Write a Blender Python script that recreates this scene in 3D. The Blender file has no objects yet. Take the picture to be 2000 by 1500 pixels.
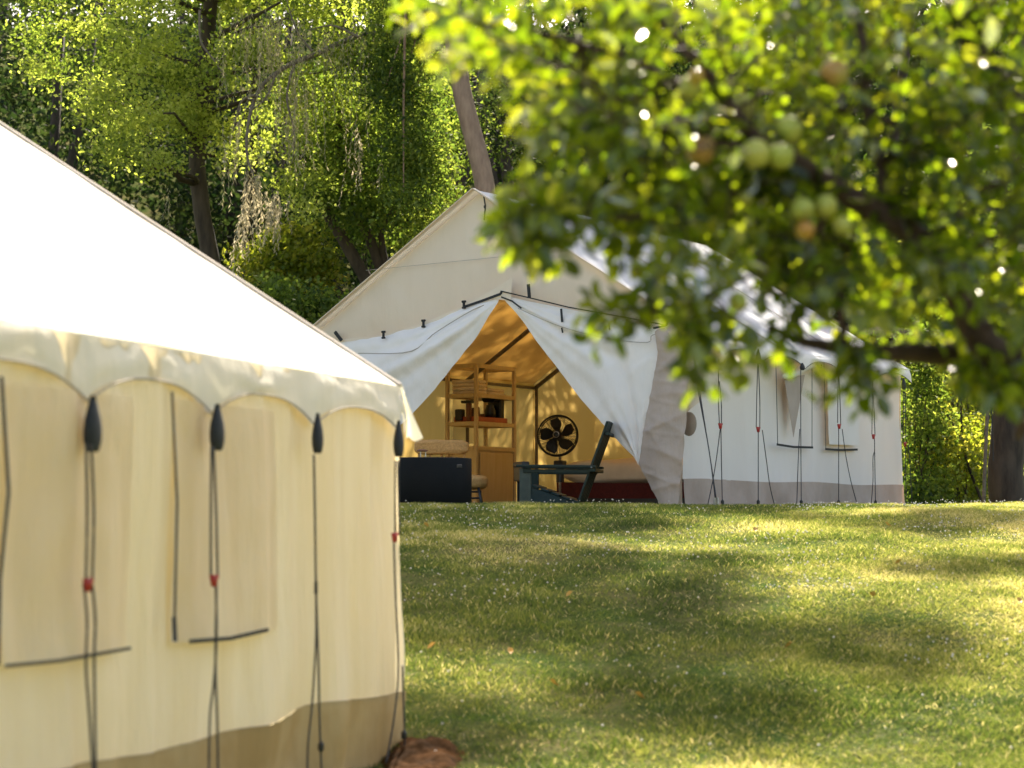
import bpy, math, random
import numpy as np
from mathutils import Vector
from mathutils import noise as mn
random.seed(7); RNG = np.random.default_rng(7)
SC = bpy.context.scene; COL = SC.collection
# ------------------------------------------------------------------ camera, world, sun, exposure
F = 3968.0; PITCH = 0.0656
cd = bpy.data.cameras.new('camera'); cam = bpy.data.objects.new('camera', cd); COL.objects.link(cam)
cam.location = (0, 0, 0); cam.rotation_euler = (math.pi/2 + PITCH, 0, 0)
cd.sensor_width = 36; cd.lens = F*36/2000; cd.clip_start = .1; cd.clip_end = 1000
cd.dof.use_dof = True; cd.dof.focus_distance = 19.2; cd.dof.aperture_fstop = 3.0
SC.camera = cam
SUN_AZ = math.radians(6); SUN_EL = math.radians(44)
w = bpy.data.worlds.new('World'); SC.world = w; w.use_nodes = True
bg = w.node_tree.nodes['Background']; sky = w.node_tree.nodes.new('ShaderNodeTexSky')
sky.sky_type = 'NISHITA'; sky.sun_disc = False; sky.sun_elevation = SUN_EL; sky.sun_rotation = SUN_AZ
sky.dust_density = 3.0; sky.ozone_density = .5
wm = w.node_tree.nodes.new('ShaderNodeVectorMath'); wm.operation = 'MULTIPLY'; wm.inputs[1].default_value = (1.0, .92, .82)   # hazy warm summer sky
w.node_tree.links.new(sky.outputs[0], wm.inputs[0]); w.node_tree.links.new(wm.outputs[0], bg.inputs[0]); bg.inputs[1].default_value = .115
sd = bpy.data.lights.new('sun', 'SUN'); sun = bpy.data.objects.new('sun', sd); COL.objects.link(sun)
sd.energy = 5; sd.angle = math.radians(.55); sd.color = (1, .93, .8)
sdir = Vector((math.sin(SUN_AZ)*math.cos(SUN_EL), math.cos(SUN_AZ)*math.cos(SUN_EL), math.sin(SUN_EL)))
sun.location = sdir*60; sun.rotation_euler = (-sdir).to_track_quat('-Z', 'Y').to_euler()
SC.view_settings.view_transform = 'Standard'; SC.view_settings.look = 'None'
SC.view_settings.gamma = 1; SC.view_settings.exposure = 1.88
cy = SC.cycles
cy.use_denoising = True; cy.max_bounces = 8; cy.diffuse_bounces = 5; cy.transmission_bounces = 6
cy.glossy_bounces = 2; cy.caustics_reflective = False; cy.caustics_refractive = False
cy.sample_clamp_indirect = 6
# ------------------------------------------------------------------ helpers
cp, sp = math.cos(PITCH), math.sin(PITCH)
def at(px, py, Y):                       # the point at distance Y seen in that direction
    t = (750-py)/F; Z = Y*(sp+t*cp)/(cp-t*sp); d = Y*cp+Z*sp
    return Vector(((px-1000)/F*d, Y, Z))
def proj(P):
    d = P[1]*cp+P[2]*sp; v = P[2]*cp-P[1]*sp
    return 1000+F*P[0]/d, 750-F*v/d
def smooth(a, b, x):
    t = np.clip((x-a)/(b-a), 0, 1); return t*t*(3-2*t)
def tag(o, label=None, cat=None, group=None, kind=None):
    if label: o['label'] = label
    if cat: o['category'] = cat
    if group: o['group'] = group
    if kind: o['kind'] = kind
    return o
def empty(name, loc=(0, 0, 0), rz=0):
    o = bpy.data.objects.new(name, None); COL.objects.link(o); o.location = loc; o.rotation_euler = (0, 0, rz)
    o.empty_display_size = .1
    return o
def link(name, me, mat, parent=None, shade=False):
    o = bpy.data.objects.new(name, me); COL.objects.link(o)
    if mat: me.materials.append(mat)
    if parent: o.parent = parent
    if shade: me.polygons.foreach_set('use_smooth', [True]*len(me.polygons))
    return o
def np_mesh(name, V, Fc, tint=None):     # fast mesh: V (n,3), Fc (m,k)
    me = bpy.data.meshes.new(name); n, (m, k) = len(V), Fc.shape
    me.vertices.add(n); me.vertices.foreach_set('co', np.asarray(V, np.float32).ravel())
    me.loops.add(m*k); me.loops.foreach_set('vertex_index', Fc.astype(np.int32).ravel())
    me.polygons.add(m); me.polygons.foreach_set('loop_start', np.arange(0, m*k, k, dtype=np.int32))
    me.polygons.foreach_set('loop_total', np.full(m, k, np.int32))
    if tint is not None:
        a = me.attributes.new('tint', 'FLOAT', 'POINT'); a.data.foreach_set('value', np.asarray(tint, np.float32))
    me.update(calc_edges=True); return me
class MB:
    def __init__(s): s.v = []; s.f = []
    def add(s, V, Fc):
        b = len(s.v); s.v += [tuple(p) for p in V]; s.f += [tuple(b+i for i in f) for f in Fc]; return s
    def box(s, c, size, R=None, bev=0):
        hx, hy, hz = [q/2 for q in size]; c = Vector(c)
        if bev > 0:
            b = min(bev, hx*.9, hy*.9, hz*.9); P = []
            for sx in (-1, 1):
                for sy in (-1, 1):
                    for sz in (-1, 1):
                        P += [(sx*hx, sy*(hy-b), sz*(hz-b)), (sx*(hx-b), sy*hy, sz*(hz-b)), (sx*(hx-b), sy*(hy-b), sz*hz)]
            import bmesh
            bm = bmesh.new(); vs = [bm.verts.new(p) for p in P]; bmesh.ops.convex_hull(bm, input=vs)
            bm.verts.index_update()
            V = [v.co.copy() for v in bm.verts]; Fc = [[v.index for v in f.verts] for f in bm.faces]; bm.free()
        else:
            V = [Vector((x, y, z)) for x in (-hx, hx) for y in (-hy, hy) for z in (-hz, hz)]
            Fc = [(0, 1, 3, 2), (4, 6, 7, 5), (0, 4, 5, 1), (2, 3, 7, 6), (0, 2, 6, 4), (1, 5, 7, 3)]
        V = [c+((R @ p) if R else p) for p in V]
        return s.add(V, Fc)
    def bar(s, a, b, wd, th, up=(0, 0, 1), bev=.004):   # a board from a to b
        a, b = Vector(a), Vector(b); d = (b-a); L = d.length; d.normalize()
        x = d.cross(Vector(up)).normalized(); y = x.cross(d)
        from mathutils import Matrix
        R = Matrix((x, d, y)).transposed()
        return s.box((a+b)/2, (wd, L, th), R, bev)
    def tube(s, pts, r, n=8, caps=True):
        pts = [Vector(p) for p in pts]; rs = r if isinstance(r, (list, tuple)) else [r]*len(pts)
        b = len(s.v); ref = Vector((.13, .21, .97))
        for i, p in enumerate(pts):
            d = (pts[min(i+1, len(pts)-1)]-pts[max(i-1, 0)])
            d = d.normalized() if d.length > 1e-9 else Vector((0, 0, 1))
            if abs(d.dot(ref)) > .97: rr = Vector((.9, .3, .1))
            else: rr = ref
            x = d.cross(rr).normalized(); y = d.cross(x)
            for k in range(n):
                t = 2*math.pi*k/n; s.v.append(tuple(p+(x*math.cos(t)+y*math.sin(t))*rs[i]))
        for i in range(len(pts)-1):
            for k in range(n):
                s.f.append((b+i*n+k, b+i*n+(k+1) % n, b+(i+1)*n+(k+1) % n, b+(i+1)*n+k))
        if caps:
            s.f.append(tuple(b+k for k in range(n))[::-1]); s.f.append(tuple(b+(len(pts)-1)*n+k for k in range(n)))
        return s
    def lathe(s, c, prof, n=32, close=True):  # prof (r,z)
        b = len(s.v); c = Vector(c)
        for r, z in prof:
            for k in range(n):
                t = 2*math.pi*k/n; s.v.append(tuple(c+Vector((r*math.cos(t), r*math.sin(t), z))))
        for i in range(len(prof)-1):
            for k in range(n): s.f.append((b+i*n+k, b+i*n+(k+1) % n, b+(i+1)*n+(k+1) % n, b+(i+1)*n+k))
        if close:
            s.f.append(tuple(b+k for k in range(n))[::-1]); s.f.append(tuple(b+(len(prof)-1)*n+k for k in range(n)))
        return s
    def build(s, name, mat, parent=None, shade=False):
        me = bpy.data.meshes.new(name); me.from_pydata(s.v, [], s.f); me.update()
        return link(name, me, mat, parent, shade)
def resample(pts, n):
    P = np.array([tuple(p) for p in pts], float); d = np.r_[0, np.cumsum(np.linalg.norm(np.diff(P, axis=0), axis=1))]
    t = np.linspace(0, d[-1], n); return np.stack([np.interp(t, d, P[:, k]) for k in range(P.shape[1])], 1)
def smooth_path(pts, n):
    P = np.array([tuple(p) for p in pts], float); k = len(P)
    if k < 3: return [Vector(p) for p in resample(P, n)]
    out = []
    for t in np.linspace(0, k-1-1e-6, n):
        i = int(t); u = t-i; p0, p1, p2, p3 = P[max(i-1, 0)], P[i], P[i+1], P[min(i+2, k-1)]
        out.append(Vector(.5*((2*p1)+(p2-p0)*u+(2*p0-5*p1+4*p2-p3)*u*u+(3*p1-p0-3*p2+p3)*u**3)))
    return out
def nz(x, y, z=0, s=1): return mn.noise(Vector((x*s, y*s, z*s)))
def grid_mesh(name, P, mat, parent=None, shade=True):   # P (a,b,3)
    a, b = P.shape[:2]; I = np.arange(a*b).reshape(a, b)
    Fc = np.stack([I[:-1, :-1], I[1:, :-1], I[1:, 1:], I[:-1, 1:]], -1).reshape(-1, 4)
    me = np_mesh(name, P.reshape(-1, 3), Fc); return link(name, me, mat, parent, shade)
def loft(A, B, na, nb, bulge=None):      # rows from polyline A to polyline B
    A = resample(A, na); B = resample(B, na); t = np.linspace(0, 1, nb)[None, :, None]
    P = A[:, None]*(1-t)+B[:, None]*t
    if bulge is not None:
        for i in range(na):
            for j in range(nb): P[i, j] = P[i, j]+np.array(bulge(i/(na-1), j/(nb-1), P[i, j]))
    return P
# ------------------------------------------------------------------ materials
def mat(name):
    m = bpy.data.materials.new(name); m.use_nodes = True; nt = m.node_tree; nt.nodes.clear()
    out = nt.nodes.new('ShaderNodeOutputMaterial'); return m, nt, out
def N(nt, t, **k):
    n = nt.nodes.new(t)
    for a, b in k.items():
        if a.startswith('i_'):
            key = a[2:]; n.inputs[int(key) if key.isdigit() else key].default_value = b
        else: setattr(n, a, b)
    return n
def noise_mix(nt, c1, c2, scale, detail=4, rough=.6, stretch=(1, 1, 1), lo=.35, hi=.65, coord='Object'):
    tc = N(nt, 'ShaderNodeTexCoord'); mp = N(nt, 'ShaderNodeMapping'); mp.inputs['Scale'].default_value = stretch
    nt.links.new(tc.outputs[coord], mp.inputs[0])
    no = N(nt, 'ShaderNodeTexNoise'); no.inputs['Scale'].default_value = scale; no.inputs['Detail'].default_value = detail
    no.inputs['Roughness'].default_value = rough; nt.links.new(mp.outputs[0], no.inputs['Vector'])
    r = N(nt, 'ShaderNodeValToRGB'); r.color_ramp.elements[0].position = lo; r.color_ramp.elements[1].position = hi
    r.color_ramp.elements[0].color = (*c1, 1); r.color_ramp.elements[1].color = (*c2, 1)
    nt.links.new(no.outputs['Fac'], r.inputs[0]); return r, no
def canvas(name, c1, c2, tr, fac, scale=2.2, stretch=(1, 1, .25), bump=.25, bscale=5):
    m, nt, out = mat(name)
    r, no = noise_mix(nt, c1, c2, scale, stretch=stretch)
    _, n2 = noise_mix(nt, c1, c2, bscale, detail=6, stretch=(1.6, 1.6, .35))
    _, n3 = noise_mix(nt, c1, c2, 160, detail=2)
    add = N(nt, 'ShaderNodeMath', operation='MULTIPLY_ADD'); add.inputs[1].default_value = .04
    nt.links.new(n3.outputs['Fac'], add.inputs[0]); nt.links.new(n2.outputs['Fac'], add.inputs[2])
    bp = N(nt, 'ShaderNodeBump'); bp.inputs['Strength'].default_value = bump; bp.inputs['Distance'].default_value = .05
    nt.links.new(add.outputs[0], bp.inputs['Height'])
    d = N(nt, 'ShaderNodeBsdfDiffuse'); t = N(nt, 'ShaderNodeBsdfTranslucent'); t.inputs[0].default_value = (*tr, 1)
    nt.links.new(r.outputs[0], d.inputs[0]); nt.links.new(bp.outputs[0], d.inputs['Normal'])
    mx = N(nt, 'ShaderNodeMixShader'); mx.inputs[0].default_value = fac
    nt.links.new(d.outputs[0], mx.inputs[1]); nt.links.new(t.outputs[0], mx.inputs[2]); nt.links.new(mx.outputs[0], out.inputs[0])
    return m
def plain(name, c1, c2=None, rough=.6, scale=12, bump=.15, metal=0, spec=.5, stretch=(1, 1, 1)):
    m, nt, out = mat(name); c2 = c2 or tuple(x*.7 for x in c1)
    r, no = noise_mix(nt, c1, c2, scale, detail=6, stretch=stretch)
    p = N(nt, 'ShaderNodeBsdfPrincipled'); p.inputs['Roughness'].default_value = rough; p.inputs['Metallic'].default_value = metal
    p.inputs['Specular IOR Level'].default_value = spec
    bp = N(nt, 'ShaderNodeBump'); bp.inputs['Strength'].default_value = bump; bp.inputs['Distance'].default_value = .01
    nt.links.new(no.outputs['Fac'], bp.inputs['Height']); nt.links.new(bp.outputs[0], p.inputs['Normal'])
    nt.links.new(r.outputs[0], p.inputs['Base Color']); nt.links.new(p.outputs[0], out.inputs[0]); return m
def leafmat(name, cols, trans=.5, gloss=.06, rough=.35, tmul=(1.5, 1.35, .6), waxy=0):
    m, nt, out = mat(name)
    at_ = N(nt, 'ShaderNodeAttribute'); at_.attribute_name = 'tint'
    r = N(nt, 'ShaderNodeValToRGB'); el = r.color_ramp.elements
    while len(el) < len(cols): el.new(.5)
    for i, c in enumerate(cols): el[i].position = i/(len(cols)-1); el[i].color = (*c, 1)
    nt.links.new(at_.outputs['Fac'], r.inputs[0])
    d = N(nt, 'ShaderNodeBsdfDiffuse'); t = N(nt, 'ShaderNodeBsdfTranslucent'); g = N(nt, 'ShaderNodeBsdfGlossy')
    g.inputs['Roughness'].default_value = rough; g.inputs[0].default_value = (1, .95, .86, 1)
    mul = N(nt, 'ShaderNodeVectorMath', operation='MULTIPLY'); mul.inputs[1].default_value = tmul
    nt.links.new(r.outputs[0], d.inputs[0]); nt.links.new(r.outputs[0], mul.inputs[0]); nt.links.new(mul.outputs[0], t.inputs[0])
    mx = N(nt, 'ShaderNodeMixShader'); mx.inputs[0].default_value = trans
    nt.links.new(d.outputs[0], mx.inputs[1]); nt.links.new(t.outputs[0], mx.inputs[2])
    m2 = N(nt, 'ShaderNodeMixShader'); m2.inputs[0].default_value = gloss
    if waxy:
        mr = N(nt, 'ShaderNodeMapRange'); mr.inputs['From Min'].default_value = .70; mr.inputs['From Max'].default_value = .76
        mr.inputs['To Min'].default_value = gloss; mr.inputs['To Max'].default_value = waxy
        nt.links.new(at_.outputs['Fac'], mr.inputs['Value']); nt.links.new(mr.outputs[0], m2.inputs[0])
    nt.links.new(mx.outputs[0], m2.inputs[1]); nt.links.new(g.outputs[0], m2.inputs[2]); nt.links.new(m2.outputs[0], out.inputs[0])
    return m
M = {}
M['valance'] = canvas('valance_canvas', (.90, .84, .72), (.85, .78, .64), (.82, .74, .55), .22, bump=.3)
M['tent_near'] = canvas('cream_canvas', (.88, .79, .63), (.76, .65, .46), (.90, .78, .52), .32, scale=4, stretch=(1, 1, .1), bump=.9)
M['tent_near_roof'] = canvas('cream_roof_canvas', (.82, .79, .71), (.79, .75, .66), (.80, .72, .50), .26, bump=.1)
M['band_near'] = canvas('tan_sod_cloth', (.48, .38, .22), (.32, .235, .12), (.6, .40, .14), .16, scale=2.2, stretch=(1, 1, 1), bump=.4)
M['tent_far'] = canvas('white_canvas', (.90, .86, .82), (.86, .81, .77), (.75, .62, .42), .20, bump=.25)
M['gable_far'] = canvas('beige_canvas', (.88, .77, .65), (.83, .715, .59), (.75, .62, .42), .20, bump=.3)
M['inner_far'] = canvas('amber_lit_inner_canvas', (.48, .30, .08), (.40, .24, .06), (.95, .63, .19), .45, bump=.4)  # the tent's amber inside light is painted into this canvas colour
M['flap_near'] = canvas('window_flap_canvas', (.93, .83, .65), (.85, .73, .53), (.94, .79, .50), .42, bump=.8, scale=4, stretch=(1, 1, .1))  # brighter than the wall canvas, to stand in for the blocked backlight
M['roof_far'] = canvas('roof_canvas', (.78, .79, .80), (.72, .74, .76), (.85, .70, .48), .34, bump=.15)
M['flap'] = canvas('white_flap_canvas', (.90, .86, .83), (.86, .82, .79), (.8, .72, .55), .16, bump=.35, stretch=(1, 1, 1))
M['grey_cloth'] = canvas('grey_sod_cloth', (.54, .46, .40), (.46, .385, .33), (.7, .38, .16), .16, bump=.6, stretch=(1, 1, 1), scale=4)
M['hem'] = canvas('hem_canvas', (.50, .44, .38), (.42, .37, .31), (.5, .35, .2), .1)
M['black'] = plain('black_webbing', (.012, .012, .014), (.02, .02, .022), .7, 60)
M['rope'] = plain('black_rope', (.02, .02, .022), (.05, .045, .045), .8, 150)
M['rope_near'] = plain('faded_black_rope', (.035, .03, .028), (.09, .08, .07), .8, 150)
M['red'] = plain('red_plastic', (.45, .03, .02), (.35, .02, .015), .35, 20)
M['steel'] = plain('galvanised_steel', (.45, .42, .38), (.30, .28, .25), .35, 30, metal=.8)
M['pole'] = plain('grey_frame_pole', (.20, .17, .14), (.13, .11, .09), .5, 30, metal=.3)
M['platform'] = plain('brown_platform', (.16, .08, .035), (.08, .04, .02), .7, 8)
M['wood'] = plain('light_wood', (.62, .47, .25), (.56, .41, .20), .5, 6, stretch=(4, 4, .5))
M['floor'] = plain('plank_floor', (.14, .08, .04), (.09, .05, .025), .6, 5, stretch=(1, 8, 1))
M['towel'] = plain('towel_cotton', (.78, .68, .56), (.68, .58, .46), .9, 40, bump=.5)
M['sheet'] = plain('cream_bed_linen', (.80, .68, .54), (.72, .60, .46), .9, 5, bump=.3)
M['maroon'] = plain('maroon_blanket', (.10, .012, .01), (.07, .008, .008), .9, 40, bump=.3)
M['dark'] = plain('black_plastic', (.012, .011, .011), (.02, .018, .018), .35, 20)
M['navy'] = plain('dark_navy_metal', (.006, .007, .008), (.009, .010, .011), .7, 3, bump=.02, spec=.15)
M['green'] = plain('dark_green_paint', (.008, .020, .015), (.012, .028, .022), .5, 9, bump=.1, spec=.25)
M['green2'] = plain('blue_green_paint', (.012, .034, .036), (.009, .025, .028), .5, 9, bump=.1, spec=.25)
M['greyg'] = plain('light_grey_green_paint', (.06, .08, .062), (.04, .055, .042), .6, 16, bump=.2)  # lighter grey-green, used on the chair's near front leg
M['wicker'] = plain('woven_cane', (.62, .33, .10), (.45, .22, .06), .6, 70, bump=.8)
M['orange'] = plain('orange_enamel', (.45, .08, .02), (.33, .05, .015), .35, 10)
M['kraft'] = plain('brown_paper_packet', (.20, .08, .035), (.13, .05, .02), .7, 30)
M['screen'] = canvas('window_mesh', (.75, .73, .68), (.70, .68, .62), (.9, .88, .8), .55, bump=.2)
M['bark'] = plain('dark_bark', (.035, .024, .017), (.085, .06, .042), .9, 9, bump=1, stretch=(1, 1, .25))
M['bark_warm'] = plain('reddish_bark', (.34, .23, .16), (.22, .14, .10), .9, 12, bump=1, stretch=(1, 1, .3))
M['bark_apple'] = plain('apple_bark', (.085, .045, .025), (.045, .024, .014), .85, 30, bump=.8)
M['bark_pale'] = plain('pale_twig_bark', (.20, .16, .12), (.12, .09, .065), .9, 30, bump=.6)
M['lichen'] = leafmat('beard_lichen', [(.33, .29, .19), (.44, .39, .27), (.54, .48, .36)], .5, .0, tmul=(1.5, 1.4, 1.2))
M['stone'] = plain('bare_earth', (.085, .036, .009), (.035, .017, .006), 1, 8, bump=1, spec=.05)
M['leaf_hero'] = leafmat('yellow_green_leaves', [(.055, .085, .018), (.15, .19, .04), (.26, .29, .065), (.38, .40, .14)], .60, .015, .5, tmul=(2.05, 2.1, 1.05))
M['leaf_mid'] = leafmat('mid_green_leaves', [(.024, .048, .012), (.065, .105, .022), (.13, .18, .038), (.23, .26, .07)], .55, .015, .5, tmul=(2.1, 2.05, 1.0))
M['leaf_dark'] = leafmat('dark_green_leaves', [(.008, .020, .007), (.022, .042, .012), (.055, .075, .022)], .42, .012, .5, tmul=(1.5, 1.4, .9))
M['leaf_shrub'] = leafmat('lime_shrub_leaves', [(.05, .09, .015), (.13, .18, .03), (.23, .27, .06), (.36, .36, .13)], .6, .02, .5, tmul=(2.2, 1.9, .6))
M['leaf_apple'] = leafmat('apple_leaves', [(.012, .023, .003), (.030, .052, .005), (.062, .085, .007), (.115, .128, .012)], .66, .05, .22, tmul=(5.6, 5.0, 1.0), waxy=.24)
M['apple'] = plain('green_yellow_apple', (.42, .46, .07), (.52, .46, .08), .3, 9, bump=.02)
M['apple_red'] = plain('blushed_apple', (.48, .20, .06), (.46, .40, .07), .3, 6, bump=.02)
M['apple_orange'] = plain('orange_blushed_apple', (.55, .20, .03), (.48, .36, .05), .3, 6, bump=.02)
M['yleaf'] = plain('fallen_yellow_leaf', (.50, .30, .05), (.42, .24, .05), .6, 20)
M['flower'] = plain('clover_white', (.62, .58, .50), (.50, .46, .40), .8, 30)
# ground
def ground_material():
    m, nt, out = mat('lawn_soil')
    r, no = noise_mix(nt, (.045, .075, .018), (.16, .13, .06), 1.6, detail=8, rough=.7, lo=.38, hi=.72)
    p = N(nt, 'ShaderNodeBsdfDiffuse'); bp = N(nt, 'ShaderNodeBump'); bp.inputs['Strength'].default_value = .6
    _, n2 = noise_mix(nt, (0, 0, 0), (1, 1, 1), 40, detail=5); nt.links.new(n2.outputs['Fac'], bp.inputs['Height'])
    nt.links.new(r.outputs[0], p.inputs[0]); nt.links.new(bp.outputs[0], p.inputs['Normal']); nt.links.new(p.outputs[0], out.inputs[0]); return m
M['ground'] = ground_material()
M['grass'] = leafmat('grass_blades', [(.028, .055, .016), (.08, .12, .026), (.22, .245, .06), (.40, .37, .15), (.66, .57, .38)], .5, .015, .5, tmul=(1.6, 1.5, .9))
# ------------------------------------------------------------------ ground
GZ = .073
def gh(X, Y):
    X = np.asarray(X, float); Y = np.asarray(Y, float)
    z = np.where(Y < 8.2, -1.0, -1.0+1.10*np.sin(np.clip((Y-8.2)/8.6, 0, 1)*math.pi/2*.86)/math.sin(math.pi/2*.86))
    z = np.where(Y > 16.8, .10-(.03)*smooth(16.8, 18, Y), z)
    z = z-.10*smooth(4, 8.2, -Y+8.2)
    bump = .035*np.sin(X*1.1+Y*.7)*np.cos(Y*.9-X*.35)+.018*np.sin(X*2.9+1.3)*np.cos(Y*2.3)
    amp = smooth(6.5, 9.5, Y)*(1-smooth(14.2, 16.6, Y))
    z = z+bump*amp
    z = z+smooth(29, 95, Y)*22
    return z
xs = np.concatenate([np.linspace(-70, -9, 20), np.linspace(-8.5, 9, 130), np.linspace(9.5, 70, 20)])
ys = np.concatenate([np.linspace(-30, 5, 12), np.linspace(5.5, 24, 180), np.linspace(24.6, 110, 50)])
XX, YY = np.meshgrid(xs, ys, indexing='ij')
g = grid_mesh('ground', np.stack([XX, YY, gh(XX, YY)], -1), M['ground']); tag(g, kind='structure')
# far sheet to the horizon
fs = MB(); fs.add([(-900, -900, -1.6), (900, -900, -1.6), (900, 900, -1.6), (-900, 900, -1.6)], [(0, 1, 2, 3)])
fo = fs.build('terrain', M['ground']); tag(fo, kind='structure')
# ------------------------------------------------------------------ tents
def frame_fns(o, a):
    ca, sa = math.cos(a), math.sin(a)
    def T(u, v, w_): return Vector((o[0]+u*ca+v*sa, o[1]-u*sa+v*ca, o[2]+w_))
    def loc(P):
        x, y = P[0]-o[0], P[1]-o[1]; return Vector((x*ca-y*sa, x*sa+y*ca, P[2]-o[2]))
    def onv(px, py, v):          # local point on plane v=const seen at (px,py)
        d = at(px, py, 10.0); c0 = loc((0, 0, 0)); c1 = loc(d); t = (v-c0.y)/(c1.y-c0.y); return c0+(c1-c0)*t
    def onu(px, py, u):
        d = at(px, py, 10.0); c0 = loc((0, 0, 0)); c1 = loc(d); t = (u-c0.x)/(c1.x-c0.x); return c0+(c1-c0)*t
    return T, loc, onv, onu
def sheet_wall(name, A, B, nrm, m, parent, amp=.012, freq=5.0, seed=0, z0=0, z1=1, n=(90, 26), flare=0):
    # vertical cloth between ground points A and B (local), z0..z1, soft vertical folds
    A, B, nrm = Vector(A), Vector(B), Vector(nrm); L = (B-A).length; P = np.zeros((n[0], n[1], 3))
    for i in range(n[0]):
        s = i/(n[0]-1)
        for j in range(n[1]):
            t = j/(n[1]-1); q = A.lerp(B, s)
            za = z0(s*L) if callable(z0) else z0; zb = z1(s*L) if callable(z1) else z1
            z = za+(zb-za)*t
            d = fold(s*L, z, amp, freq, seed)+flare*max(0, 1-z/1.5)**2
            q = q+nrm*d; P[i, j] = (q.x, q.y, z)
    return grid_mesh(name, P, m, parent)
def fold(s, z, amp, freq, seed):
    a = nz(s*freq, z*.35, seed*7.3)+.5*nz(s*freq*2.3, z*.6, seed*3.1+4)
    b = nz(s*1.1+3, z*1.3, seed+9)*1.2
    return amp*(a+b+.35*nz(s*freq*4.5, z*.25, seed+2)+(2.6*max(0, 1.0-z)*nz((s+z*.8)*2.2, (s-z)*1.1, seed+31) if amp > .01 else 0))
# ---- near tent ---------------------------------------------------------------
NO = (-.474, 8.577, -.997); NA = .3136; NW = 5.036; NH = 3.14; NL = 5.2; EH = 1.55
nt_ = empty('canvas_tent', NO, -NA)
tag(nt_, 'cream canvas wall tent close to the camera, closed, with a brightly sunlit roof', 'tent', 'wall tents')
Tn, locn, onvn, onun = frame_fns(NO, NA)
# local: right wall at u=0, far end v=0, runs to v=-NL toward the viewer; ridge at u=-NW/2
def roof_slope(name, e0, e1, r0, r1, m, parent, sag=.03, na=60, nb=40, seed=0, ridges=4):
    e0, e1, r0, r1 = map(Vector, (e0, e1, r0, r1)); P = np.zeros((na, nb, 3))
    nrm = (e1-e0).cross(r0-e0).normalized(); nrm = nrm if nrm.z > 0 else -nrm
    for i in range(na):
        s = i/(na-1); a = e0.lerp(e1, s); b = r0.lerp(r1, s)
        for j in range(nb):
            t = j/(nb-1); q = a.lerp(b, t)
            d = -sag*math.sin(math.pi*t)*(.5-.5*math.cos(2*math.pi*s*(ridges-1)))
            d += .012*nz(q.x*1.6, q.y*1.6, seed+5)+.004*nz(q.x*8, q.y*8, seed)
            q = q+nrm*d; P[i, j] = q
    return grid_mesh(name, P, m, parent)
rp_n = roof_slope('roof', (0, .0, EH), (.0, -NL, EH), (-NW/2, .0, NH), (-NW/2, -NL, NH), M['tent_near_roof'], nt_, seed=1)
roof_slope('roof', (-NW-.02, .06, EH), (-NW-.02, -NL, EH), (-NW/2, .06, NH), (-NW/2, -NL, NH), M['tent_near_roof'], nt_, seed=2)
hm = MB(); hm.bar((.004, .0, EH+.004), (-NW/2, .0, NH+.008), .04, .012, up=(0, 0, 1)); hm.build('roof_hem', M['hem'], nt_)
# rope points along the eave: pixel columns of the four visible points, then on towards the viewer
rope_px = [(770, 830), (613, 812), (413, 792), (170, 778)]
rope_v = [onun(px, py, .03).y for px, py in rope_px]; rope_v[0] = -.06
step = 1.02
while rope_v[-1] > -NL+.5: rope_v.append(rope_v[-1]-step*.85)
def valance(name, vs, u, m, parent, drop_pt, drop_mid, zt=EH, vend=None, out=.03, sgn=1, seed=0):
    vs = sorted(vs+([vend] if vend is not None else []), reverse=True); top = []; n = 22; cols = []
    for k in range(len(vs)-1):
        for i in range(n):
            s = i/n; cols.append((vs[k]+(vs[k+1]-vs[k])*s, s))
    cols.append((vs[-1], 0)); P = np.zeros((len(cols), 9, 3))
    for i, (v, s) in enumerate(cols):
        e = abs(2*s-1)**2.4 if s else 1
        dr = drop_mid+(drop_pt-drop_mid)*e+.006*nz(v*5, 3, seed)
        for j in range(9):
            t = j/8; uu = u+sgn*(out*math.sin(t*math.pi*.6)+.010*nz(v*5, t*2, seed+2)+.006*nz(v*14, t*3, seed)*t)
            P[i, j] = (uu, v, zt-dr*t)
    return grid_mesh(name, P, m, parent)
vv = valance('valance', [.0]+rope_v[:], .0, M['valance'], nt_, .205, .115, vend=-NL, out=.022)
# dark piping under the valance
def piping(vs, u, drop_pt, drop_mid, parent, m, zt=EH, r=.0035):
    vs = sorted(vs, reverse=True); b = MB(); pts = []
    for k in range(len(vs)-1):
        for i in range(14):
            s = i/14; e = abs(2*s-1)**2.4; pts.append((u, vs[k]+(vs[k+1]-vs[k])*s, zt-(drop_mid+(drop_pt-drop_mid)*e)-.002))
    b.tube(pts, r, 5); return b.build('piping', m, parent)
piping(rope_v, .034, .205, .115, nt_, M['hem'])
bandn = lambda s: .27+.012*math.sin(s*2.1)+.02*mn.noise(Vector((s*1.7, 0, 4)))
sheet_wall('side_wall', (0, 0, 0), (0, -NL, 0), (1, 0, 0), M['tent_near'], nt_, amp=.022, freq=4.5, seed=3, z0=bandn, z1=EH-.01, n=(240, 44), flare=.018)
sheet_wall('splash_band', (.006, 0, 0), (.006, -NL, 0), (1, 0, 0), M['band_near'], nt_, amp=.026, freq=4.5, seed=3, z0=-.10, z1=lambda s: bandn(s)+.004, n=(200, 10), flare=.022)
sheet_wall('end_wall', (0, 0, 0), (-NW, 0, 0), (0, 1, 0), M['tent_near'], nt_, amp=.02, freq=4, seed=5, z0=-.1, z1=lambda s: EH+(NH-EH)*(1-abs(s-NW/2)/(NW/2))-.01, n=(90, 30))
sheet_wall('end_wall', (0, -NL, 0), (-NW, -NL, 0), (0, -1, 0), M['tent_near'], nt_, amp=.02, freq=4, seed=6, z0=-.1, z1=lambda s: EH+(NH-EH)*(1-abs(s-NW/2)/(NW/2))-.01, n=(60, 20))
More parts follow.
